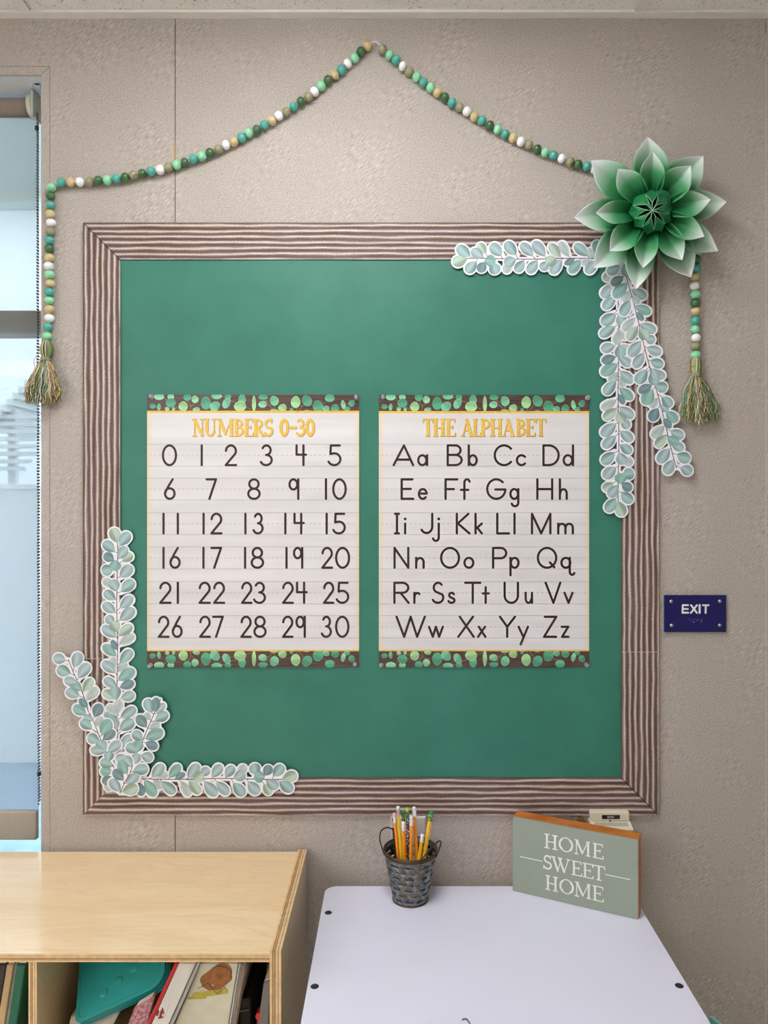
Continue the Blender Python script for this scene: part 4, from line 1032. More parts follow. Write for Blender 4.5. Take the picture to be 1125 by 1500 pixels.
# lower left corner of the board
sprig('eucalyptus leaf paper strip running straight up the left border', aA(628, 70), (0, 1), PA, 350, -0.0100)
sprig('eucalyptus leaf paper strip running right along the bottom border', (436, 1141), (-1, 0), PA, 246, -0.0112)
lsS = [(aB(a, b), aB(c, d), w_/5.625, k, 0) for a, b, c, d, w_, k in _S+[(560,988,560,900,82,'b'),(590,1025,488,985,82,'b'),(586,1068,488,1068,84,'c'),(592,1118,504,1160,76,'d'),(600,1190,520,1195,80,'p')]]
sprig_px('eucalyptus leaf paper strip slanting up left onto the bare wall', lsS[::-1], [[aB(225,145),aB(270,260),aB(350,440),aB(385,560),aB(430,650),aB(490,800),aB(550,960),aB(600,1030)]], -0.0124)
_T = [(900,645,862,585,58,'p'),(890,718,978,670,70,'p'),(950,592,1018,505,60,'a'),(940,582,952,458,74,'d'),(915,588,868,472,88,'b'),(870,705,793,608,88,'d'),(940,652,1046,588,86,'b'),(860,832,962,872,78,'d'),(860,800,1006,732,98,'c'),(835,812,758,742,84,'b'),(825,932,922,965,84,'a'),(790,912,706,850,86,'b'),(790,912,800,812,98,'c'),(765,1010,800,920,82,'a')]
sprig_px('short eucalyptus leaf paper strip slanting up right over the green paper', [(aB(a, b), aB(c, d), w_/5.625, k, 0) for a, b, c, d, w_, k in _T], [[aB(985,475),aB(920,620),aB(885,700),aB(840,810),aB(790,910),aB(760,1010)]], -0.0136)
_C = [(690,932,628,990,84,'a'),(745,1032,690,944,84,'a'),(712,1092,642,985,88,'c'),(680,1142,598,1055,84,'d'),(755,1070,882,1040,92,'b'),(700,1168,808,1095,84,'a'),(655,1235,570,1135,86,'a'),(668,1238,798,1198,96,'g')]
sprig_px('small eucalyptus leaf paper piece lying on top at the lower left corner', [(aB(a, b), aB(c, d), w_/5.625, k, 0) for a, b, c, d, w_, k in _C], [[aB(755,1015),aB(735,1080),aB(690,1160),aB(650,1250)]], -0.0150)
# upper right corner
sprig('eucalyptus leaf paper strip along the top border beside the paper flower', (662, 379), (1, 0), PA, 232, -0.0100)
sprig('eucalyptus leaf paper strip hanging straight down the right border', (906, 757), (0, -1), PA, 372, -0.0112)
sprig('eucalyptus leaf paper strip slanting down right from the flower onto the wall', (994, 696), (-79, -300), PS2, 320, -0.0126)

# ================================================================== PAPER FLOWER
z4 = lambda x, y: (820+x/4.327, 180+y/4.327)
fc = z4(583, 558)
fl = thing('paper_flower', 'large folded paper flower shading from deep green centre to white petal tips', 'paper flower', P(fc[0], fc[1], -0.02))
def petal(tip, hw, y0, y1, cup, ps, r0=0.10, name='petal', skew=0.0):
    tx_, ty_ = tip; dx, dy = tx_-fc[0], ty_-fc[1]; L = math.hypot(dx, dy); dx /= L; dy /= L; nx_, ny_ = -dy, dx
    NU, NV = 22, 12; V = []; Fc = []; C = []
    green = lin(14, 98, 52); dark = lin(4, 66, 34); mid = lin(66, 146, 92); pale = lin(176, 200, 184); white = lin(232, 230, 234)
    def ramp(t):
        st = [(0, dark), (0.33, green), (0.58, mid), (0.82, pale), (1.0, white)]
        for (a, ca), (b, cb) in zip(st, st[1:]):
            if t <= b: k = (t-a)/(b-a); return tuple(ca[q]*(1-k)+cb[q]*k for q in range(4))
        return white
    for i in range(NU+1):
        s = i/NU
        if s < 0.56: wdt = 0.42+0.58*math.sin(math.pi/2*s/0.56)**1.2
        else:
            q = (s-0.56)/0.44; wdt = (1-q**2.0)*(1-0.18*q**3)
        wdt = max(wdt, 0.0)
        rad = L*(r0+(1-r0)*s)
        for j in range(NV+1):
            v = -1+2*j/NV
            bend = math.sin(math.pi*s)*0.35+0.65
            yy = y0+(y1-y0)*(s**1.25)
            c_ = cup*1.35*(1.25-0.75*s)*wdt
            yy = yy-c_*(abs(v)**1.08)*bend
            px = fc[0]+dx*rad+nx_*(v*hw*wdt+skew*math.sin(math.pi*s)); py = fc[1]+dy*rad+ny_*(v*hw*wdt+skew*math.sin(math.pi*s))
            V.append(tuple(P(px, py, min(yy, -0.008))))
            tt = s*0.96+0.05*abs(v)+ps
            if abs(v) > 0.97: tt = max(tt, 0.40+0.3*s)
            C.append(ramp(min(1, max(0, tt))))
    for i in range(NU):
        for j in range(NV):
            a = i*(NV+1)+j; Fc.append((a, a+1, a+NV+2, a+NV+1))
    me = bpy.data.meshes.new(name); me.from_pydata(V, [], Fc); colattr(me, C)
    for p in me.polygons: p.use_smooth = True
    # keep the folded midrib crisp
    o = link(name, me, M_PETAL, fl)
    md = o.modifiers.new('paper', 'SOLIDIFY'); md.thickness = 0.0004; md.offset = 0
    return o
outer = [(558,88,27,3),(910,210,27,0),(1057,500,23,0),(1003,812,22,0),(832,980,26,-3),(482,1056,22,3),(215,920,25,0),(90,600,24,0),(200,238,26,0)]
inner = [(590,183,17,0),(830,272,20,0),(956,485,18,0),(916,720,17,0),(778,870,18,0),(527,920,16,0),(317,812,18,0),(229,570,16,0),(368,292,19,0)]
for k, (x, y, hw, sk) in enumerate(outer): petal(z4(x, y), hw, -0.026, -0.050-0.004*(k % 2), 0.022, 0.02, skew=sk)
for k, (x, y, hw, sk) in enumerate(inner): petal(z4(x, y), hw*1.08, -0.046, -0.078-0.003*(k % 2), 0.022, -0.02, r0=0.14, skew=sk)
# folded centre: nine pleats meeting at one point, pale paper edges along the openings
ang0 = [math.degrees(math.atan2(558-y, x-583)) for x, y in ((480,545),(545,450),(622,450),(700,500),(690,580),(665,640),(598,690),(525,660),(475,610))]
zc = lambda x, y: (900+x/10.227, 255+y/10.227)
ctr = (565, 545)
ops_ = [ # opening: left mid, right mid, outer tip (zoom px), one per pleat gap
 ((520, 445), (565, 430), (465, 300)), ((568, 425), (632, 440), (655, 300)), ((630, 470), (670, 510), (790, 425)), ((650, 530), (655, 568), (828, 592)),
 ((660, 580), (612, 630), (755, 745)), ((612, 632), (550, 650), (592, 845)), ((548, 640), (480, 640), (412, 800)), ((470, 610), (455, 545), (300, 665)), ((440, 530), (482, 455), (275, 470))]
Yc = -0.112
def zp(x, y, Y): p = zc(x, y); return P(p[0], p[1], Y)
bud_m = M_PETAL
bm = bmesh.new(); edges_ = bmesh.new()
outl = [(455, 285), (560, 330), (660, 290), (800, 420), (835, 600), (762, 775), (595, 900), (370, 860), (215, 690), (215, 490)]
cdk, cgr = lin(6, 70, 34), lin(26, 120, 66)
C = []; V = []; Fc = []
def addf(pts, cols):
    k = len(V)
    for p, c in zip(pts, cols): V.append(tuple(p)); C.append(c)
    Fc.append(tuple(range(k, k+len(pts))))
n9 = len(ops_)
for k in range(n9):
    a, b, t_ = ops_[k]; c2, d2, t2 = ops_[(k+1) % n9]
    # opening walls run down to a deep line
    deep = zp((ctr[0]+t_[0])/2, (ctr[1]+t_[1])/2, -0.080)
    C0 = zp(ctr[0], ctr[1], Yc); A_ = zp(*a, Yc+0.003); B_ = zp(*b, Yc+0.003); Tt = zp(*t_, Yc+0.022); T2_ = zp(*t2, Yc+0.022)
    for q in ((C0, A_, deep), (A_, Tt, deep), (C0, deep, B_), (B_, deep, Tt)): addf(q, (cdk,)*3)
    mx, my = (t_[0]+t2[0])/2, (t_[1]+t2[1])/2; mx = ctr[0]+(mx-ctr[0])*1.28; my = ctr[1]+(my-ctr[1])*1.28
    O_ = zp(mx, my, Yc+0.050); c2p = zp(*c2, Yc+0.003)
    addf((C0, B_, c2p), (cgr,)*3)
    M_ = zp((b[0]+c2[0]+mx*1.2)/3.2, (b[1]+c2[1]+my*1.2)/3.2, Yc+0.010)
    for q in ((B_, Tt, M_), (Tt, O_, M_), (O_, T2_, M_), (T2_, c2p, M_), (c2p, B_, M_)): addf(q, (cgr, cgr, cgr))
    # skirt of the pleat down to the petals
    lo = [zp(ctr[0]+(x-ctr[0])*1.05, ctr[1]+(y-ctr[1])*1.05, -0.05) for x, y in (t_, (mx, my), t2)]
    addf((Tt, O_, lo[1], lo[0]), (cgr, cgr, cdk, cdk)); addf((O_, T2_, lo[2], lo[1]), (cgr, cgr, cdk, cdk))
    for q in ((C0, A_, Tt), (C0, B_, Tt)): tube(edges_, [p+Vector((0, -0.0004, 0)) for p in q], 0.00042, 5)
me = bpy.data.meshes.new('flower_centre'); me.from_pydata(V, [], Fc); colattr(me, C)
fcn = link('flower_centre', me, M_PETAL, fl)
o = link('cut_paper_edges', fin(edges_, 'cut_paper_edges', True), plain('pale green paper edge', (158, 204, 172), 0.6), fcn)
bm = bmesh.new(); lathe(bm, [(0.030, 0.0), (0.028, 0.03), (0.018, 0.06)], seg=20)
c = P(fc[0], fc[1], -0.0145); bmesh.ops.transform(bm, matrix=Matrix.Translation(c) @ Matrix.Rotation(math.radians(90), 4, 'X'), verts=bm.verts[:])
link('flower_base', fin(bm, 'flower_base', True), plain('green paper base', (24, 96, 56), 0.7), fl)
bm = bmesh.new()
for (a, b) in (((300, 452), (440, 520)), ((300, 462), (400, 500))):
    p, q = z4(*a), z4(*b); tube(bm, [P(p[0], p[1], -0.045), P(q[0], q[1], -0.055)], 0.0007, 5)
link('folded_petal_edge', fin(bm, 'folded_petal_edge'), plain('pale folded edge', (150, 190, 160), 0.6), fl)

# ================================================================== EXIT SIGN
ex = thing('exit_sign', 'small navy blue exit plaque with raised white lettering, braille and four screws', 'sign', P(1018, 899, -0.006))
bm = bmesh.new(); a, b = P(973.2, 926, -0.007), P(1064, 871.8, -0.007)
link('plaque', boxm('plaque', a.x, b.x, -0.007, -0.003, a.z, b.z, bev=0.0006), plain('navy plastic', (6, 6, 84), 0.35, var=0.08), ex)
link('spacer', boxm('spacer', a.x+0.002, b.x-0.002, -0.003, -0.0003, a.z+0.001, b.z-0.001), plain('grey foam tape', (110, 100, 92), 0.9), ex)
zx = lambda x, y: (960+x/9.375, 860+y/9.375)
def pol(pts, r): return [(*zx(*p), r, *zx(*q), r) for p, q in zip(pts, pts[1:])]
pr = pol([(450, 248), (376, 248), (372, 352), (452, 352)], 1.3)+pol([(374, 300), (448, 300)], 1.2)+pol([(490, 248), (570, 354)], 1.3)+pol([(570, 248), (488, 354)], 1.3)+pol([(608, 247), (608, 354)], 1.45)+pol([(652, 249), (732, 249)], 1.3)+pol([(692, 249), (690, 354)], 1.4)
link('lettering', flat('lettering', pr, 0.2, on_wall(-0.0071), 0.0008), plain('white raised letters', (232, 232, 236), 0.4), ex)
bm = bmesh.new()
for x, y in ((465, 440), (485, 462), (512, 440), (538, 440), (518, 478), (535, 478), (583, 440), (570, 458), (640, 440), (622, 460), (640, 462), (625, 482)):
    p = zx(x, y); bmesh.ops.create_icosphere(bm, subdivisions=2, radius=0.0009, matrix=Matrix.Translation(P(p[0], p[1], -0.0071)))
link('braille_dots', fin(bm, 'braille_dots', True), plain('blue braille dots', (120, 124, 190), 0.35), ex)
for x, y in ((215, 196), (883, 194), (222, 525), (883, 523)):
    p = zx(x, y); c = P(p[0], p[1], -0.0072)
    bm = bmesh.new(); lathe(bm, [(0.0038, 0), (0.0034, 0.0012), (0.0022, 0.0021), (0.0010, 0.0023)], seg=16)
    bmesh.ops.transform(bm, matrix=Matrix.Translation(c) @ Matrix.Rotation(math.radians(90), 4, 'X'), verts=bm.verts[:])
    s_ = link('screw', fin(bm, 'screw', True), plain('nickel screw', (200, 196, 190), 0.25, 0.9), ex)
    bm = bmesh.new()
    for an in (20, 110):
        box(bm, -0.0020, 0.0020, -0.0027, -0.0018, -0.0003, 0.0003, mat=Matrix.Translation(c) @ Matrix.Rotation(math.radians(an), 4, 'Y'))
    link('cross_slot', fin(bm, 'cross_slot'), plain('dark slot', (30, 26, 24), 0.8), s_)

# ================================================================== TABLE
TZ = 0.765
TX0, TX1, TY1, TY0 = -0.1415, 0.467, -0.025, -1.235
tb = thing('activity_table', 'rectangular white laminate table with rounded corners and black bolt caps', 'table', (0.163, -0.63, 0))
def rounded(bm, x0, x1, y0, y1, z0, z1, r, seg=8, bev=0.0):
    pts = []
    for cx, cy, a0 in ((x1-r, y1-r, 0), (x0+r, y1-r, 90), (x0+r, y0+r, 180), (x1-r, y0+r, 270)):
        for i in range(seg+1): a = math.radians(a0+90*i/seg); pts.append((cx+r*math.cos(a), cy+r*math.sin(a)))
    t_ = [bm.verts.new((x, y, z1)) for x, y in pts]; b_ = [bm.verts.new((x, y, z0)) for x, y in pts]
    ft = bm.faces.new(t_); bm.faces.new(b_[::-1]); n = len(pts)
    for i in range(n): bm.faces.new((t_[i], b_[i], b_[(i+1) % n], t_[(i+1) % n]))
    if bev:
        bmesh.ops.bevel(bm, geom=list(ft.edges), offset=bev, segments=3, affect='EDGES', profile=0.5)
bm = bmesh.new(); rounded(bm, TX0, TX1, TY0, TY1, TZ-0.026, TZ, 0.020, bev=0.0025)
M_LAM = plain('white laminate', (229, 229, 247), 0.32, var=0.015, scale=8, coat=0.15)
top_ = link('tabletop', fin(bm, 'tabletop'), M_LAM, tb)
bm = bmesh.new()
box(bm, TX0+0.05, TX1-0.05, TY0+0.06, TY0+0.08, TZ-0.09, TZ-0.0265); box(bm, TX0+0.05, TX1-0.05, TY1-0.08, TY1-0.06, TZ-0.09, TZ-0.0265)
box(bm, TX0+0.05, TX0+0.07, TY0+0.06, TY1-0.06, TZ-0.09, TZ-0.0265); box(bm, TX1-0.07, TX1-0.05, TY0+0.06, TY1-0.06, TZ-0.09, TZ-0.0265)
link('apron', fin(bm, 'apron'), plain('grey steel apron', (120, 122, 126), 0.4, 0.4), tb)
for x in (TX0+0.06, TX1-0.06):
    for y in (TY0+0.075, TY1-0.075):
        bm = bmesh.new(); tube(bm, [(x, y, 0.01), (x, y, TZ-0.0268)], 0.016, 16); lathe(bm, [(0.02, 0), (0.02, 0.014), (0.016, 0.02)], (x, y, 0.0))
        link('leg', fin(bm, 'leg', True), plain('chrome leg', (190, 192, 196), 0.2, 0.9), tb)
M_BOLT = plain('black bolt cap', (26, 27, 34), 0.4, var=0.2)
for px, py in ((481, 1337), (461, 1445), (995, 1444)):
    D = (CZ-TZ)*F/(py-PY); y = D-CD; x = (px-PX)*D/F
    for yy in ([y] if py > 1400 else [y]):
        bm = bmesh.new(); lathe(bm, [(0.0068, 0), (0.0066, 0.0006), (0.0050, 0.0009), (0.0046, 0.0003)], (x, yy, TZ-0.0002), 24)
        link('bolt_cap', fin(bm, 'bolt_cap', True), M_BOLT, tb)
for x, y in ((0.454, -0.1025), (-0.130, -0.60), (0.457, -0.60), (-0.130, -1.14), (0.457, -1.14)):
    bm = bmesh.new(); lathe(bm, [(0.0068, 0), (0.0066, 0.0006), (0.0050, 0.0009), (0.0046, 0.0003)], (x, y, TZ-0.0002), 24)
    link('bolt_cap', fin(bm, 'bolt_cap', True), M_BOLT, tb)
def TP(px, py, h=0.0):
    D = (CZ-TZ-h)*F/(py-PY); return Vector(((px-PX)*D/F, D-CD, TZ+h))
bm = bmesh.new()
pts = [TP(677, 1494, .001), TP(680, 1492.2, .0015), TP(684, 1493, .001), TP(687, 1497, .001), TP(690, 1504, .001), TP(696, 1516, .001)]
tube(bm, pts, 0.0009, 6)
tag(link('thin_wire', fin(bm, 'thin_wire', True), plain('dark grey wire', (70, 66, 74), 0.4)), 'thin dark wire curling on the white tabletop at the bottom of the photo', 'wire')

# ================================================================== BUCKET + PENCILS
bx, by = 0.0283, -0.0735
bk = thing('pencil_bucket', 'small galvanised metal bucket with slotted sides and wire handles', 'bucket', (bx, by, TZ))
def galv():
    k = NT('aged galvanised metal'); v = k.coord()
    n = k.noise(v, 120, 4, 0.6, 0.5); n2 = k.noise(v, 35, 3)
    c = k.ramp(n, [(0.3, lin(76, 78, 80)), (0.5, lin(112, 116, 120)), (0.72, lin(160, 164, 166))])
    k.color(k.mix(k.ramp(n2, [(0.5, (0, 0, 0, 1)), (0.75, (1, 1, 1, 1))]), c, lin(96, 86, 72)))
    k.b.inputs['Metallic'].default_value = 0.65; k.b.inputs['Roughness'].default_value = 0.45
    return k.m
M_GALV = galv(); M_RUST_SHADE = plain('dark bronzed metal', (84, 70, 52), 0.4, 0.7, var=0.3, scale=200)
Hb = 0.097; rb, rt = 0.0335, 0.0515
bm = bmesh.new(); NA = 100; zs = [0.0, 0.003]
rows_ = 7; slots = []
z = 0.008
for k in range(rows_): zs += [z, z+0.0027]; slots.append(len(zs)-2); z += 0.0118
zs += [0.0885, Hb]
RR = lambda z_: rb+(rt-rb)*z_/Hb
ring = [[bm.verts.new((bx+RR(z_)*math.cos(2*math.pi*k/NA), by+RR(z_)*math.sin(2*math.pi*k/NA), TZ+0.0015+z_)) for k in range(NA)] for z_ in zs]
for j in range(len(zs)-1):
    for k in range(NA):
        if j in slots and (k+(slots.index(j) % 2)*5) % 10 < 7: continue
        f = bm.faces.new((ring[j][k], ring[j][(k+1) % NA], ring[j+1][(k+1) % NA], ring[j+1][k]))
        f.material_index = 1 if zs[j] >= 0.088 or zs[j] < 0.002 else 0
body = link('bucket_body', fin(bm, 'bucket_body', True), [M_RUST_SHADE, M_GALV, M_RUST_SHADE], bk)  # inner wall coloured dark, standing in for shade behind the slots
md = body.modifiers.new('sheet', 'SOLIDIFY'); md.thickness = 0.0009; md.offset = -1; md.material_offset = 1
bm = bmesh.new(); lathe(bm, [(rb-0.0012, 0.0012), (rb-0.0012, 0.0026)], (bx, by, TZ), 48); link('bucket_floor', fin(bm, 'bucket_floor'), M_GALV, bk)
for nm, r_, z_, th_ in (('rolled_rim', rt+0.0003, Hb+0.0015, 0.0013), ('base_ring', rb+0.0006, 0.0016, 0.0014)):
    bm = bmesh.new(); tube(bm, [(bx+r_*math.cos(t), by+r_*math.sin(t), TZ+z_) for t in [2*math.pi*i/64 for i in range(64)]], th_, 8, closed=True)
    link(nm, fin(bm, nm, True), M_RUST_SHADE, bk)
def loop(a0, a1, pts_px):
    bm = bmesh.new(); tube(bm, pts_px, 0.0013, 8); link('wire_handle', fin(bm, 'wire_handle', True), plain('dark wire', (52, 44, 40), 0.4, 0.6), bk)
zq = lambda x, y: (530+x/8.654, 1170+y/8.654)
def H(lst):
    out = []
    for x, y, Y in lst: a, b = zq(x, y); out.append(P(a, b, Y))
    return out
def smooth(pts, n=6):
    out = []
    for i in range(len(pts)-1):
        p0, p1, p2, p3 = pts[max(i-1, 0)], pts[i], pts[i+1], pts[min(i+2, len(pts)-1)]
        for k in range(n):
            t = k/n; out.append(0.5*((2*p1)+(p2-p0)*t+(2*p0-5*p1+4*p2-p3)*t*t+(3*p1-p0-3*p2+p3)*t**3))
    out.append(pts[-1]); return out
loop(0, 0, smooth(H([(290, 720, -0.075), (262, 640, -0.073), (232, 540, -0.068), (232, 440, -0.058), (270, 385, -0.048), (330, 365, -0.040), (395, 400, -0.034), (425, 520, -0.030)])))
loop(0, 0, smooth(H([(772, 840, -0.122), (762, 780, -0.126), (830, 680, -0.128), (930, 570, -0.122), (985, 535, -0.112), (1005, 560, -0.104), (980, 640, -0.096), (938, 740, -0.090)])))
for x, y, Y in ((770, 830, -0.1225), (330, 697, -0.05), (880, 685, -0.045)):
    bm = bmesh.new(); a, b = zq(x, y); c = P(a, b, Y); bmesh.ops.create_icosphere(bm, subdivisions=2, radius=0.0018, matrix=Matrix.Translation(c)); link('rivet', fin(bm, 'rivet', True), M_STEEL, bk)
M_LEAD = plain('pencil wood tip', (214, 176, 122), 0.7)
def pencil(label, top, bot, Yt, Yb, body, ferr, eraser, name='pencil', r=0.0036, flen=0.012, elen=0.008, cat='pencil', pattern=None):
    a, b = zq(*top); T_ = P(a, b, Yt); a, b = zq(*bot)
    Mx = P(a, b, Yb); d = (Mx-T_).normalized()
    # run down to just above the bucket floor
    t = (T_.z-(TZ+0.006))/(-d.z); E = T_+d*t
    # keep the lower end inside the bucket
    rad = Vector((E.x-bx, E.y-by, 0)); 
    if rad.length > rb-0.009: rad = rad.normalized()*(rb-0.009); E = Vector((bx+rad.x, by+rad.y, E.z)); d = (E-T_).normalized()
    Lt = (E-T_).length
    root = thing(name, label, cat, E)
    bm = bmesh.new(); tube(bm, [T_+d*(flen+elen-0.001), T_+d*(Lt-0.014)], r, 6)
    link('barrel', fin(bm, 'barrel'), body, root)
    bm = bmesh.new(); tube(bm, [T_+d*(Lt-0.014), T_+d*Lt], r, 6, rs=[r, 0.0006]); link('sharpened_tip', fin(bm, 'sharpened_tip'), M_LEAD, root)
    bm = bmesh.new(); rr = r*1.02
    pts = []; rs = []
    for i in range(11):
        pts.append(T_+d*(elen-0.001+flen*i/10)); rs.append(rr*(1.0+0.09*(i in (2, 3, 7, 8))))
    tube(bm, pts, rr, 14, rs=rs); link('ferrule', fin(bm, 'ferrule', True), ferr, root)
    bm = bmesh.new(); tube(bm, [T_, T_+d*0.001, T_+d*elen], r, 14, rs=[r*0.7, r*0.93, r*0.95]); link('eraser', fin(bm, 'eraser', True), eraser, root)
    if pattern:
        bm = bmesh.new(); side = Vector((0, -1, 0)); side = (side-d*side.dot(d)).normalized(); u = d.cross(side)
        for i, c_ in enumerate(pattern):
            pass
    return root
def checks(name, cols, sc_):
    k = NT(name); v = k.coord(scale=(sc_, sc_, sc_)); vo = k.n('TexVoronoi'); vo.inputs['Scale'].default_value = 1.0; k.l(v, vo.inputs['Vector'])
    s = k.n('SeparateColor'); k.l(vo.outputs['Color'], s.inputs[0])
    n = len(cols); r = k.ramp(s.outputs[0], [(i/n, lin(*c)) for i, c in enumerate(cols)]); r.node.color_ramp.interpolation = 'CONSTANT'
    k.color(r); k.b.inputs['Roughness'].default_value = 0.4; return k.m
P_OR = plain('orange lacquer', (244, 146, 30), 0.35, var=0.03, coat=0.3); P_YE = plain('yellow orange lacquer', (246, 184, 34), 0.35, var=0.03, coat=0.3); P_OL = plain('mustard yellow lacquer', (222, 184, 40), 0.35, var=0.05, coat=0.3)
F_SI = plain('silver ferrule', (232, 232, 236), 0.3, 0.5); F_PK = plain('pinkish ferrule', (214, 170, 158), 0.3, 0.5); F_GR = checks('green striped ferrule', [(30, 110, 60), (40, 150, 80), (200, 206, 60), (24, 60, 40)], 700)
E_WH = plain('whitish eraser', (232, 226, 230), 0.7); E_PK = plain('pale pink eraser', (222, 196, 204), 0.7); E_GR = plain('green eraser', (40, 138, 70), 0.6); E_YG = plain('yellow green eraser', (190, 206, 60), 0.6)
pencil('orange pencil leaning at the far left of the bucket with a silver band', (412, 180), (445, 770), -0.070, -0.085, P_OR, F_SI, E_PK)
pencil('mustard yellow pencil, tallest on the left, with a pinkish band', (458, 95), (490, 770), -0.078, -0.092, P_OL, F_PK, E_WH)
pencil('yellow pencil with a green striped band standing behind the short one', (522, 155), (560, 770), -0.062, -0.066, P_YE, F_GR, E_GR)
pencil('short orange pencil in front with a silver band and black stripe', (524, 290), (536, 770), -0.086, -0.094, P_OR, F_SI, E_WH, flen=0.010)
pencil('multicoloured patterned pencil with a yellow-green eraser', (576, 115), (590, 770), -0.072, -0.080, checks('multicoloured confetti print', [(24, 84, 56), (40, 70, 160), (240, 240, 240), (24, 110, 60), (220, 60, 50), (20, 30, 40)], 420), F_GR, E_YG)
pencil('orange pencil at the centre front with a tall silver band', (630, 215), (622, 770), -0.084, -0.098, P_OR, F_SI, E_WH)
pencil('orange pencil crossing to the right with a white eraser top', (662, 103), (722, 760), -0.070, -0.086, P_OR, F_SI, E_WH)
pencil('cream patterned pencil half hidden behind the orange ones', (645, 380), (665, 770), -0.060, -0.066, checks('cream floral print', [(236, 226, 204), (220, 200, 170), (190, 120, 70), (240, 234, 220)], 500), F_SI, E_WH)
pencil('shortest pencil, yellow-orange, barely taller than the rim', (770, 450), (735, 765), -0.082, -0.092, P_YE, F_SI, E_WH, flen=0.008)
pencil('thick golden yellow pencil leaning right with a green eraser', (884, 155), (790, 765), -0.066, -0.084, P_YE, F_GR, E_GR, r=0.0044)
pencil('dark slim pencil at the back left behind the orange one', (398, 235), (418, 770), -0.055, -0.060, plain('black lacquer', (44, 34, 34), 0.35), F_PK, plain('dark pink eraser', (140, 84, 100), 0.7))

# ================================================================== HOME SWEET HOME BLOCK
A0 = TP(751, 1305); B0 = TP(935, 1347.5)
fd = (B0-A0); fd.z = 0; SW = fd.length; fd.normalize(); nd = Vector((fd.y, -fd.x, 0))   # nd points out of the face, towards the room
if nd.y > 0: nd = -nd
SH = 0.1475; SD = 0.034
A0 = A0+Vector((0, 0, 0.0004))
sg = thing('wooden_block_sign', 'sage green wooden block sign reading home sweet home on the white table', 'sign', (A0+B0)/2)
def prism(name, p, mat, parent):
    bm = bmesh.new(); v = [bm.verts.new(q) for q in p]
    for f in ((0, 1, 2, 3), (4, 7, 6, 5), (0, 4, 5, 1), (1, 5, 6, 2), (2, 6, 7, 3), (3, 7, 4, 0)): bm.faces.new([v[i] for i in f])
    bmesh.ops.recalc_face_normals(bm, faces=bm.faces[:])
    bmesh.ops.bevel(bm, geom=bm.edges[:], offset=0.0006, segments=2, affect='EDGES')
    return link(name, fin(bm, name), mat, parent)
def corner(u, v, d): return A0+fd*(u*SW)+Vector((0, 0, v*SH))-nd*d
def block(u0, u1, v0, v1, d0, d1): return [corner(u0, v0, d0), corner(u1, v0, d0), corner(u1, v1, d0), corner(u0, v1, d0), corner(u0, v0, d1), corner(u1, v0, d1), corner(u1, v1, d1), corner(u0, v1, d1)]
def stain():
    k = NT('orange stained pine'); n = k.noise(k.coord(scale=(20, 20, 120), rot=(0, 1.5, 0.4)), 1.0, 4, 0.6)
    k.color(k.ramp(n, [(0.3, lin(176, 96, 34)), (0.7, lin(208, 128, 54))])); k.b.inputs['Roughness'].default_value = 0.5; return k.m
prism('wood_block', block(0, 1, 0, 1, 0.003, SD), stain(), sg)
prism('painted_face', block(0, 1, 0, 1, 0.0, 0.003), plain('sage green paint', (146, 156, 142), 0.55, var=0.02, scale=20), sg)
MMW, MMH = SW*1000, SH*1000
def sface(lift):
    return lambda a, b, h: A0+fd*(a/1000)+Vector((0, 0, SH-b/1000))+nd*(h+lift)
WORDS = [([('H', 320, 415), ('O', 423, 525), ('M', 536, 645), ('E', 662, 740)], .142, .332),
         ([('S', 310, 376), ('W', 372, 505), ('E', 512, 588), ('E', 590, 670), ('T', 664, 752)], .422, .612),
         ([('H', 328, 418), ('O', 428, 530), ('M', 538, 650), ('E', 660, 742)], .688, .880)]
def u_of(x):
    s = (x-95)/(988-95); D0, D1 = 1.5065, 1.403
    return s*D0/((1-s)*D1+s*D0)
pr = []
for wd, v0, v1 in WORDS:
    for ch, a, b in wd: pr += serif(ch, u_of(a)*MMW, u_of(b)*MMW, v0*MMH, v1*MMH, 1.85, 0.85)
link('lettering', flat('lettering', pr, 0.22, sface(0.0001), 0.0007), plain('white painted letters', (236, 236, 230), 0.5), sg)
for a, b in ((150, 305), (757, 930)):
    link('white_rule', flat('white_rule', [(u_of(a)*MMW, .517*MMH, 0.65, u_of(b)*MMW, .517*MMH, 0.65)], 0.2, sface(0.0001), 0.0007), plain('white painted line', (236, 236, 230), 0.5), sg)

# cream wall unit above and behind the block sign
dv = thing('wall_control_unit', 'small cream plastic unit with a black label mounted on the wall behind the block sign', 'wall unit', P(895, 1205, -0.02))
zd = lambda x, y: (835+x/11.25, 1180+y/11.25)
M_CREAM = plain('cream plastic', (222, 214, 192), 0.4, var=0.03)
a = P(865.5, 1203.5, -0.022); b = P(922, 1189.5, -0.022)
bm = bmesh.new(); box(bm, a.x, b.x, -0.022, -0.0003, a.z, b.z, bev=0.002); link('upper_housing', fin(bm, 'upper_housing'), M_CREAM, dv)
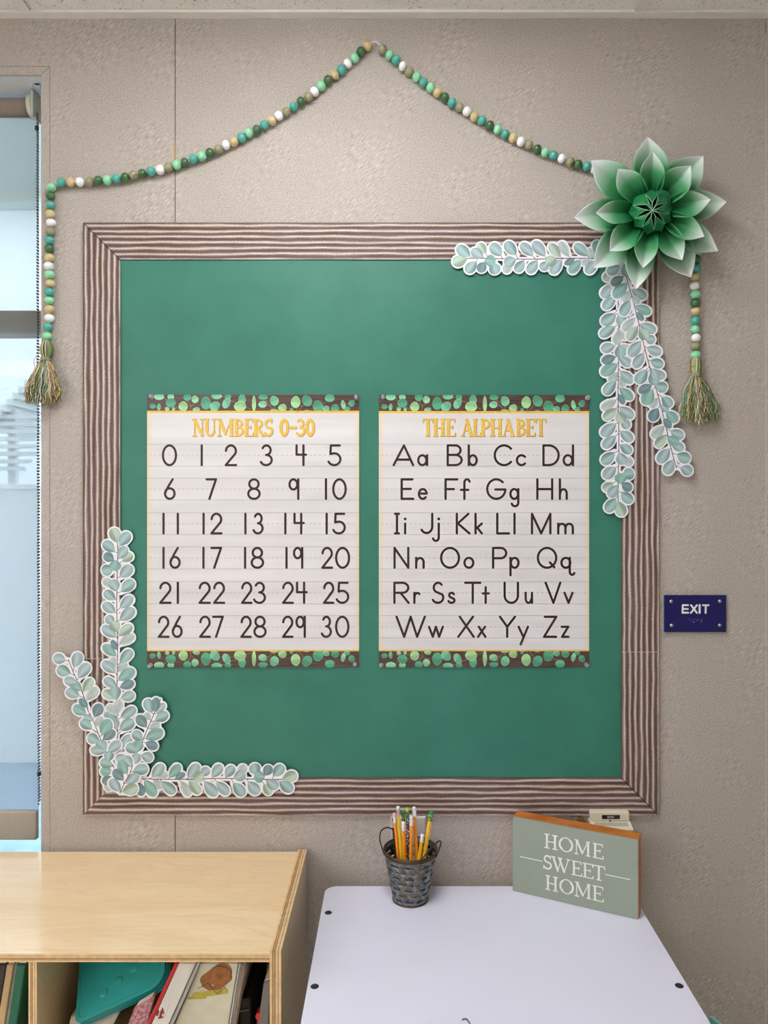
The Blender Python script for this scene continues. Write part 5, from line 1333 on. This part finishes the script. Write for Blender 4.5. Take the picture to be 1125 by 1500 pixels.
# lower housing: top face slopes out towards the room
bm = bmesh.new(); xl, xr = a.x-0.002, b.x+0.002
zt = a.z-0.0002; zl = zt-0.052
pr_ = [(-0.0003, zt), (-0.020, zt), (-0.042, zt-0.008), (-0.042, zl), (-0.0003, zl)]
vs = [[bm.verts.new((x, y, z_)) for y, z_ in pr_] for x in (xl, xr)]
bm.faces.new(vs[0]); bm.faces.new(vs[1][::-1])
for i in range(5): bm.faces.new((vs[0][i], vs[1][i], vs[1][(i+1) % 5], vs[0][(i+1) % 5]))
link('lower_housing', fin(bm, 'lower_housing'), M_CREAM, dv)
bm = bmesh.new()
for i in range(22):
    x = xl+0.010+i*(xr-xl-0.018)/21
    q = [(-0.0235, zt-0.0013), (-0.0330, zt-0.0047)]
    v = [bm.verts.new(p) for p in ((x-0.0006, q[0][0], q[0][1]+0.0003), (x+0.0006, q[0][0], q[0][1]+0.0003), (x+0.0006, q[1][0], q[1][1]+0.0003), (x-0.0006, q[1][0], q[1][1]+0.0003))]
    bm.faces.new(v)
link('vent_slots', fin(bm, 'vent_slots'), plain('dark vent slots', (84, 76, 66), 0.8), dv)
p0, p1 = zd(528, 222), zd(822, 158)
a_, b_ = P(*p0, -0.0226), P(*p1, -0.0226)
lbn = link('black_label', boxm('black_label', a_.x, b_.x, -0.0226, -0.0219, a_.z, b_.z), plain('black label', (20, 20, 24), 0.4), dv)
lt_ = []
for i, ch in enumerate('acne'):
    x0_ = 0.0+615+i*28; pl = G[ch]
    for s in pl:
        for (u1, v1), (u2, v2) in zip(s, s[1:]):
            q1 = zd(x0_+u1*20, 202-v1*46); q2 = zd(x0_+u2*20, 202-v2*46); lt_.append((q1[0], q1[1], 0.28, q2[0], q2[1], 0.28))
link('label_lettering', flat('label_lettering', lt_, 0.12, on_wall(-0.0228)), plain('white label print', (220, 220, 220), 0.5), lbn)
bm = bmesh.new(); q = zd(660, 248); bmesh.ops.create_icosphere(bm, subdivisions=2, radius=0.0022, matrix=Matrix.Translation(P(*q, -0.0215))); link('latch', fin(bm, 'latch', True), plain('dark latch', (90, 74, 60), 0.5), dv)
# little brown object poking up behind the sign
bm = bmesh.new()
q = [P(*zd(150, 212), -0.012), P(*zd(190, 205), -0.012), P(*zd(262, 270), -0.012), P(*zd(150, 300), -0.012), P(*zd(120, 260), -0.012)]
f = [bm.verts.new(p) for p in q]; r_ = [bm.verts.new(p+Vector((0, 0.008, 0))) for p in q]
bm.faces.new(f); bm.faces.new(r_[::-1])
for i in range(5): bm.faces.new((f[i], r_[i], r_[(i+1) % 5], f[(i+1) % 5]))
tag(link('brown_clip', fin(bm, 'brown_clip'), plain('brown and tan plastic', (128, 88, 54), 0.5, var=0.4, scale=150)), 'tiny brown clip peeking over the top of the block sign', 'clip')

# grey outlet plate on the wall behind the pencils
pl_ = thing('wall_plate', 'light grey wall plate with sloped edges behind the pencils', 'wall plate', P(599, 1236, -0.004))
a, b = P(572, 1280, -0.005), P(624.5, 1194.5, -0.005)
bm = bmesh.new(); box(bm, a.x, b.x, -0.0065, -0.0003, a.z, b.z); 
f = min(bm.faces, key=lambda f_: f_.calc_center_median().y)
bmesh.ops.inset_individual(bm, faces=[f], thickness=0.005, depth=0.0)
for v in f.verts: v.co.y -= 0.004
link('plate', fin(bm, 'plate'), plain('light grey plastic', (196, 190, 188), 0.4, var=0.03), pl_)
cxp, czp = (a.x+b.x)/2, (a.z+b.z)/2
for dz in (-0.019, 0.019):
    bm = bmesh.new(); rounded(bm, -0.014, 0.014, -0.010, 0.010, 0, 0.0015, 0.006)
    bmesh.ops.transform(bm, matrix=Matrix.Translation((cxp, -0.0104, czp+dz)) @ Matrix.Rotation(math.radians(90), 4, 'X'), verts=bm.verts[:])
    link('socket', fin(bm, 'socket'), plain('grey socket', (170, 164, 160), 0.4), pl_)

# ================================================================== BOOKSHELF
SZ = 0.827; SY0, SY1 = -0.357, -0.009; SX1 = -0.181; SX0 = -1.50
sh = thing('plywood_bookshelf', 'low maple plywood bookshelf with open cubbies in front of the window', 'bookshelf', (-0.84, -0.18, 0))
PLYM = [M_MAPLE, M_PLYD, M_PLYM, M_PLYL]
PROF = [(0, .22, 3), (.22, .27, 1), (.27, .46, 2), (.46, .51, 1), (.51, .72, 3), (.72, .77, 1), (.77, 1.0, 3)]
def ply(name, x0, x1, y0, y1, z0, z1, axis, parent=sh):
    """plywood board: layers stacked along its thin axis, maple veneer on both faces"""
    bm = bmesh.new(); lo = (x0, y0, z0)[axis]; hi = (x1, y1, z1)[axis]
    for a, b, mi in PROF:
        e = [x0, x1, y0, y1, z0, z1]; ins = 0.0003 if mi == 1 else 0.0
        e[axis*2] = lo+(hi-lo)*a; e[axis*2+1] = lo+(hi-lo)*b
        for q in range(3):
            if q != axis: e[q*2] += ins; e[q*2+1] -= ins
        box(bm, *e, mi=mi)
    for f in bm.faces:
        c = f.calc_center_median()[axis]
        if abs(c-lo) < 1e-6 or abs(c-hi) < 1e-6: f.material_index = 0
    return link(name, fin(bm, name), PLYM, parent)
ply('shelf_top', SX0, SX1-0.0182, SY0, SY1, SZ-0.0130, SZ, 2)
ply('side_panel', SX1-0.018, SX1, SY0-0.001, SY1, 0.0, SZ+0.005, 0)
ply('side_panel', SX0-0.018, SX0-0.0002, SY0-0.001, SY1, 0.0, SZ+0.005, 0)
ply('divider', -0.5805, -0.5675, SY0+0.002, SY1-0.014, 0.6132, SZ-0.0134, 0)
ply('divider', -1.03, -1.017, SY0+0.002, SY1-0.014, 0.6132, SZ-0.0134, 0)
ply('inner_shelf', SX0+0.0002, SX1-0.0184, SY0+0.001, SY1-0.014, 0.600, 0.613, 2)
ply('inner_shelf', SX0+0.0002, SX1-0.0184, SY0+0.001, SY1-0.014, 0.320, 0.333, 2)
ply('bottom_board', SX0+0.0002, SX1-0.0184, SY0+0.001, SY1-0.014, 0.060, 0.073, 2)
link('back_board', boxm('back_board', SX0+0.0002, SX1-0.0184, SY1-0.0135, SY1-0.006, 0.02, SZ-0.0134), plain('dark stained backing', (150, 112, 70), 0.6, var=0.1), sh)
link('plinth', boxm('plinth', SX0+0.0002, SX1-0.0184, SY0+0.012, SY0+0.028, 0.0, 0.0595), M_MAPLE, sh)
for x, z_, nm in ((P(376, 0, SY0).x, 1396, 'screw_hole'),):
    pass
def slab(name, label, cat, tl, tr_, bl_, br_, Yf, depth, mat, group=None, loc=None):
    """upright slab whose front is seen between the photo points, standing on the inner shelf"""
    zb = 0.6135
    def ext(t_, b_):
        T_, B_ = P(*t_, Yf), P(*b_, Yf); k = (T_.z-zb)/(T_.z-B_.z); return T_+(B_-T_)*k
    TL, TR = P(*tl, Yf), P(*tr_, Yf); BL, BR = ext(tl, bl_), ext(tr_, br_)
    root = thing(name, label, cat, (BL+BR)/2, group)
    bm = bmesh.new(); f = [bm.verts.new(p) for p in (TL, TR, BR, BL)]; r_ = [bm.verts.new(p+Vector((0, depth, 0))) for p in (TL, TR, BR, BL)]
    bm.faces.new(f); bm.faces.new(r_[::-1])
    for i in range(4): bm.faces.new((f[i], r_[i], r_[(i+1) % 4], f[(i+1) % 4]))
    bmesh.ops.bevel(bm, geom=bm.edges[:], offset=0.0012, segments=2, affect='EDGES')
    link('cover', fin(bm, 'cover'), mat, root)
    # page block showing at the top and rear
    bm = bmesh.new(); dx = (TR-TL)*0.12
    q = [TL+dx+Vector((0, 0.004, 0.0015)), TR-dx+Vector((0, 0.004, 0.0015)), BR-dx+Vector((0, 0.004, 0.003)), BL+dx+Vector((0, 0.004, 0.003))]
    f = [bm.verts.new(p) for p in q]; r_ = [bm.verts.new(p+Vector((0, depth-0.002, 0))) for p in q]
    bm.faces.new(f); bm.faces.new(r_[::-1])
    for i in range(4): bm.faces.new((f[i], r_[i], r_[(i+1) % 4], f[(i+1) % 4]))
    link('pages', fin(bm, 'pages'), M_PAGE, root)
    return root
M_PAGE = plain('book pages', (220, 212, 196), 0.8, var=0.1, scale=400)
GL = 'books in the left cubby of the shelf'
slab('book', 'dark leaning book at the far left of the shelf cubby', 'book', (-12, 1413), (9.5, 1413), (-27, 1505), (-6, 1505), -0.33, 0.22, plain('near black cover', (44, 34, 30), 0.5), GL)
slab('book', 'wide tan book leaning in the left shelf cubby', 'book', (10, 1413), (20, 1413), (-5, 1505), (6, 1505), -0.335, 0.20, plain('tan cover', (186, 156, 112), 0.6), GL)
slab('book', 'thin whitish book between the tan and dark green ones', 'book', (20.5, 1413), (24.5, 1413), (6.5, 1505), (11, 1505), -0.33, 0.21, plain('grey white cover', (206, 206, 200), 0.5), GL)
slab('book', 'dark green book leaning in the left shelf cubby', 'book', (25, 1413), (37.5, 1413), (11.5, 1505), (24, 1505), -0.338, 0.2, plain('dark green cover', (16, 92, 66), 0.45), GL)
# teal trays
A_, B_, D_ = P(110, 1501, -0.325), P(242, 1440, -0.300), P(128, 1398, -0.225)
U = (B_-A_); Vv = (D_-A_); un = U.normalized(); Vv = Vv-un*Vv.dot(un)*0.85; nn = U.cross(Vv).normalized()
if nn.y > 0: nn = -nn
M_TEAL = [plain('teal plastic', (44, 160, 158), 0.35, var=0.05, scale=60), plain('deep teal plastic', (24, 134, 140), 0.35)]
for k in range(5):
    root = thing('teal_tray', ['top teal plastic tray with pressed dimples, front of the stack in the shelf', 'second teal plastic tray, just behind the top one', 'third teal plastic tray in the middle of the stack', 'fourth teal plastic tray from the front', 'rearmost teal plastic tray of the stack'][k], 'tray', A_+U*0.5, 'teal trays stacked in the shelf')
    bm = bmesh.new(); off = -nn*(0.0036*k)+un*(0.0012*k); n_ = 7
    pts = []
    for cu, cv, a0 in ((1, 1.12, 0), (0, 1.12, 90), (0, 0, 180), (1, 0, 270)):
        r_ = 0.18 if (cu, cv) != (0, 0) else 0.07
        rv = r_*U.length/Vv.length
        cx_ = cu-r_ if cu else r_; cy_ = cv-rv if cv else rv
        for i in range(n_+1): a = math.radians(a0+90*i/n_); pts.append((cx_+r_*math.cos(a), cy_+rv*math.sin(a)))
    rings = []
    for ins, dep in ((0.0, 0.0022), (0.0, 0.0), (0.035, 0.0), (0.05, 0.0009)):
        ring_ = []
        for u, v in pts:
            uu = 0.5+(u-0.5)*(1-ins*1.6); vv_ = 0.56+(v-0.56)*(1-ins*2.2)
            ring_.append(bm.verts.new(A_+U*uu+Vv*vv_-nn*dep+off))
        rings.append(ring_)
    for r0_, r1_ in zip(rings, rings[1:]):
        for i in range(len(pts)): bm.faces.new((r0_[i], r0_[(i+1) % len(pts)], r1_[(i+1) % len(pts)], r1_[i]))
    bm.faces.new(rings[-1]); bm.faces.new(rings[0][::-1])
    link('tray_body', fin(bm, 'tray_body'), M_TEAL[k % 2], root)
    if k == 0:
        for u, v in ((0.30, 0.28), (0.47, 0.36), (0.64, 0.45)):
            bm = bmesh.new(); bmesh.ops.create_uvsphere(bm, u_segments=14, v_segments=8, radius=1)
            M = Matrix.Translation(A_+U*u+Vv*v-nn*0.0008); Rm = Matrix((un*0.008, Vv.normalized()*0.007, nn*0.0016)).transposed().to_4x4()
            bmesh.ops.transform(bm, matrix=M @ Rm, verts=bm.verts[:]); link('dimple', fin(bm, 'dimple', True), M_TEAL[0], root)
slab('paper_sheaf', 'sheaf of papers under the teal trays', 'papers', (104, 1488), (176, 1482), (98, 1512), (160, 1512), -0.295, 0.15, plain('off white papers', (196, 190, 176), 0.7, var=0.06, scale=120))
slab('book', 'pink patterned booklet lower right of the teal trays', 'book', (196, 1478), (226, 1460), (186, 1505), (214, 1505), -0.322, 0.012, checks('pink blotch print', [(190, 140, 142), (172, 106, 114), (196, 152, 150), (160, 92, 100)], 260))
slab('book', 'thin bright red folder against the white box file', 'book', (256, 1411), (262, 1411), (214, 1503), (220, 1503), -0.33, 0.2, plain('red cover', (196, 32, 36), 0.4))
wb = slab('box_file', 'white box file with a small red emblem leaning in the shelf', 'file', (262.5, 1411), (287, 1411), (221, 1503), (246, 1503), -0.332, 0.2, plain('white card cover', (222, 214, 204), 0.5))
pr = [(230, 1487, 1.6, 232, 1481, 1.2), (235, 1488, 1.8, 237, 1480, 1.4), (239, 1484, 1.4, 238, 1477, 1.0), (233, 1491, 1.5, 238, 1490, 1.2)]
link('red_emblem', flat('red_emblem', pr, 0.3, on_wall(-0.3326)), plain('dark red print', (140, 36, 40), 0.5), wb)
link('red_text_line', flat('red_text_line', [(241+i*1.1, 1490-i*2.6, 0.3, 241.4+i*1.1, 1489-i*2.6, 0.3) for i in range(8)], 0.15, on_wall(-0.3326)), plain('faint red print', (176, 110, 106), 0.5), wb)
slab('paper_sheaf', 'thin stack of white sheets beside the box file', 'papers', (288, 1411), (293, 1411), (247, 1503), (253, 1503), -0.325, 0.2, plain('white sheets', (214, 210, 204), 0.6))
dw = slab('picture_book', 'pale picture book with an orange and yellow cover drawing', 'book', (294, 1411), (349, 1411), (255, 1503), (334, 1503), -0.315, 0.012, plain('pale cover', (212, 206, 182), 0.5))
link('orange_drawing', flat('orange_drawing', [(302, 1436, 9, 326, 1424, 14), (318, 1446, 6, 334, 1432, 6), (300, 1442, 5, 312, 1450, 4)], 0.5, on_wall(-0.3157)), plain('orange brown print', (150, 92, 40), 0.5, var=0.3, scale=90), dw)
link('yellow_drawing', flat('yellow_drawing', [(286, 1458, 4, 330, 1452, 4), (276, 1462, 2, 300, 1460, 3)], 0.5, on_wall(-0.3158)), plain('yellow print', (178, 164, 60), 0.5, var=0.2, scale=90), dw)
link('outline_drawing', flat('outline_drawing', [(x1_, y1_, .5, x2_, y2_, .5) for (x1_, y1_), (x2_, y2_) in zip(AR(322, 1428, 17, -13, -20, 130, 14), AR(322, 1428, 17, -13, -20, 130, 14)[1:])]+[(290, 1448, .4, 305, 1440, .4), (305, 1440, .4, 318, 1456, .4), (318, 1456, .4, 330, 1446, .4)], 0.25, on_wall(-0.316)), plain('black ink line', (40, 34, 30), 0.5), dw)
for i in range(3):
    slab('paper_sheaf', ['nearest white magazine edge right of the picture book', 'middle white magazine edge right of the picture book', 'rearmost white magazine edge right of the picture book'][i], 'magazine', (350+i*3, 1411+i), (352.4+i*3, 1411+i), (335+i*3, 1503), (337.4+i*3, 1503), -0.318+0.006*i, 0.2, plain('white magazine', (208+i*6, 206, 204), 0.45), 'magazines in the right cubby')
dk = thing('black_pencil_case', 'dark pencil case in the shadow at the right end of the shelf', 'case', P(375, 1540, -0.25))
bm = bmesh.new(); a, b = P(346, 1620, -0.26), P(368, 1462, -0.26)
box(bm, a.x, b.x, -0.26, -0.10, 0.6135, b.z, bev=0.008); link('case_body', fin(bm, 'case_body'), plain('black nylon', (44, 42, 42), 0.6, var=0.3, scale=90), dk)
bm = bmesh.new(); tube(bm, [(a.x+0.004, -0.262, b.z-0.022), (b.x-0.004, -0.262, b.z-0.018)], 0.0014, 6); link('zip', fin(bm, 'zip'), M_STEEL, dk)
bm = bmesh.new(); c = P(380, 1487, -0.285)
tube(bm, [c+Vector((0, -0.004, 0)), c+Vector((0, 0.015, -0.002))], 0.0058, 16); box(bm, c.x-0.004, c.x+0.004, c.y+0.002, c.y+0.018, 0.6135, c.z-0.003)
tag(link('red_marker_cap', fin(bm, 'red_marker_cap', False), plain('bright red plastic', (214, 30, 40), 0.3)), 'small bright red cap in front of the dark pencil case', 'cap')
slab('plastic_wallet', 'greyish clear plastic wallet against the right side of the shelf', 'wallet', (386, 1440), (396, 1436), (378, 1503), (393, 1503), -0.29, 0.15, plain('cloudy plastic', (120, 116, 112), 0.25))

# ================================================================== TEAL CHAIR beside the table
ch = thing('school_chair', 'teal plastic school chair just showing at the right edge of the table', 'chair', (0.40, -0.50, 0))
c0 = P(1036, 1487, -0.33)
M_CH = plain('teal chair plastic', (110, 184, 168), 0.35)
bm = bmesh.new(); N = 14; fr = []; bk_ = []
xs_ = c0.x+0.004; yA, yB = c0.y+0.004, c0.y-0.34; zt_ = c0.z
cols_ = []
for i in range(N+1):
    t = i/N; y = yA+(yB-yA)*t; bow = 0.028*math.sin(math.pi*t); top_z = zt_-0.004*(abs(2*t-1)**4)+0.003*math.sin(math.pi*t)
    cols_.append([(xs_+bow, y, 0.49), (xs_+bow+0.008, y, 0.60), (xs_+bow, y, top_z)])
for off in (0.0, 0.006):
    pass
G0 = [[bm.verts.new(p) for p in c_] for c_ in cols_]; G1 = [[bm.verts.new((p[0]+0.007, p[1], p[2])) for p in c_] for c_ in cols_]
for A, B in zip(G0, G0[1:]):
    for k in range(2): bm.faces.new((A[k], B[k], B[k+1], A[k+1]))
for A, B in zip(G1, G1[1:]):
    for k in range(2): bm.faces.new((A[k+1], B[k+1], B[k], A[k]))
for i in range(N):
    bm.faces.new((G0[i][2], G0[i+1][2], G1[i+1][2], G1[i][2])); bm.faces.new((G0[i+1][0], G0[i][0], G1[i][0], G1[i+1][0]))
for i in (0, N):
    for k in range(2): bm.faces.new((G0[i][k], G0[i][k+1], G1[i][k+1], G1[i][k]))
link('backrest', fin(bm, 'backrest'), M_CH, ch)
bm = bmesh.new(); rounded(bm, xs_-0.36, xs_+0.01, yB, yA, 0.40, 0.412, 0.05, bev=0.003); link('seat', fin(bm, 'seat'), M_CH, ch)
for x in (xs_-0.30, xs_-0.02):
    for y in (yA-0.05, yB+0.05):
        bm = bmesh.new(); tube(bm, [(x, y, 0.0), (x, y, 0.40)] if x < xs_-0.1 else [(x+0.03, y, 0.0), (x, y, 0.399), (x+0.018, y, 0.52)], 0.010, 12)
        link('leg', fin(bm, 'leg', True), plain('chrome tube', (190, 192, 196), 0.2, 0.9), ch)
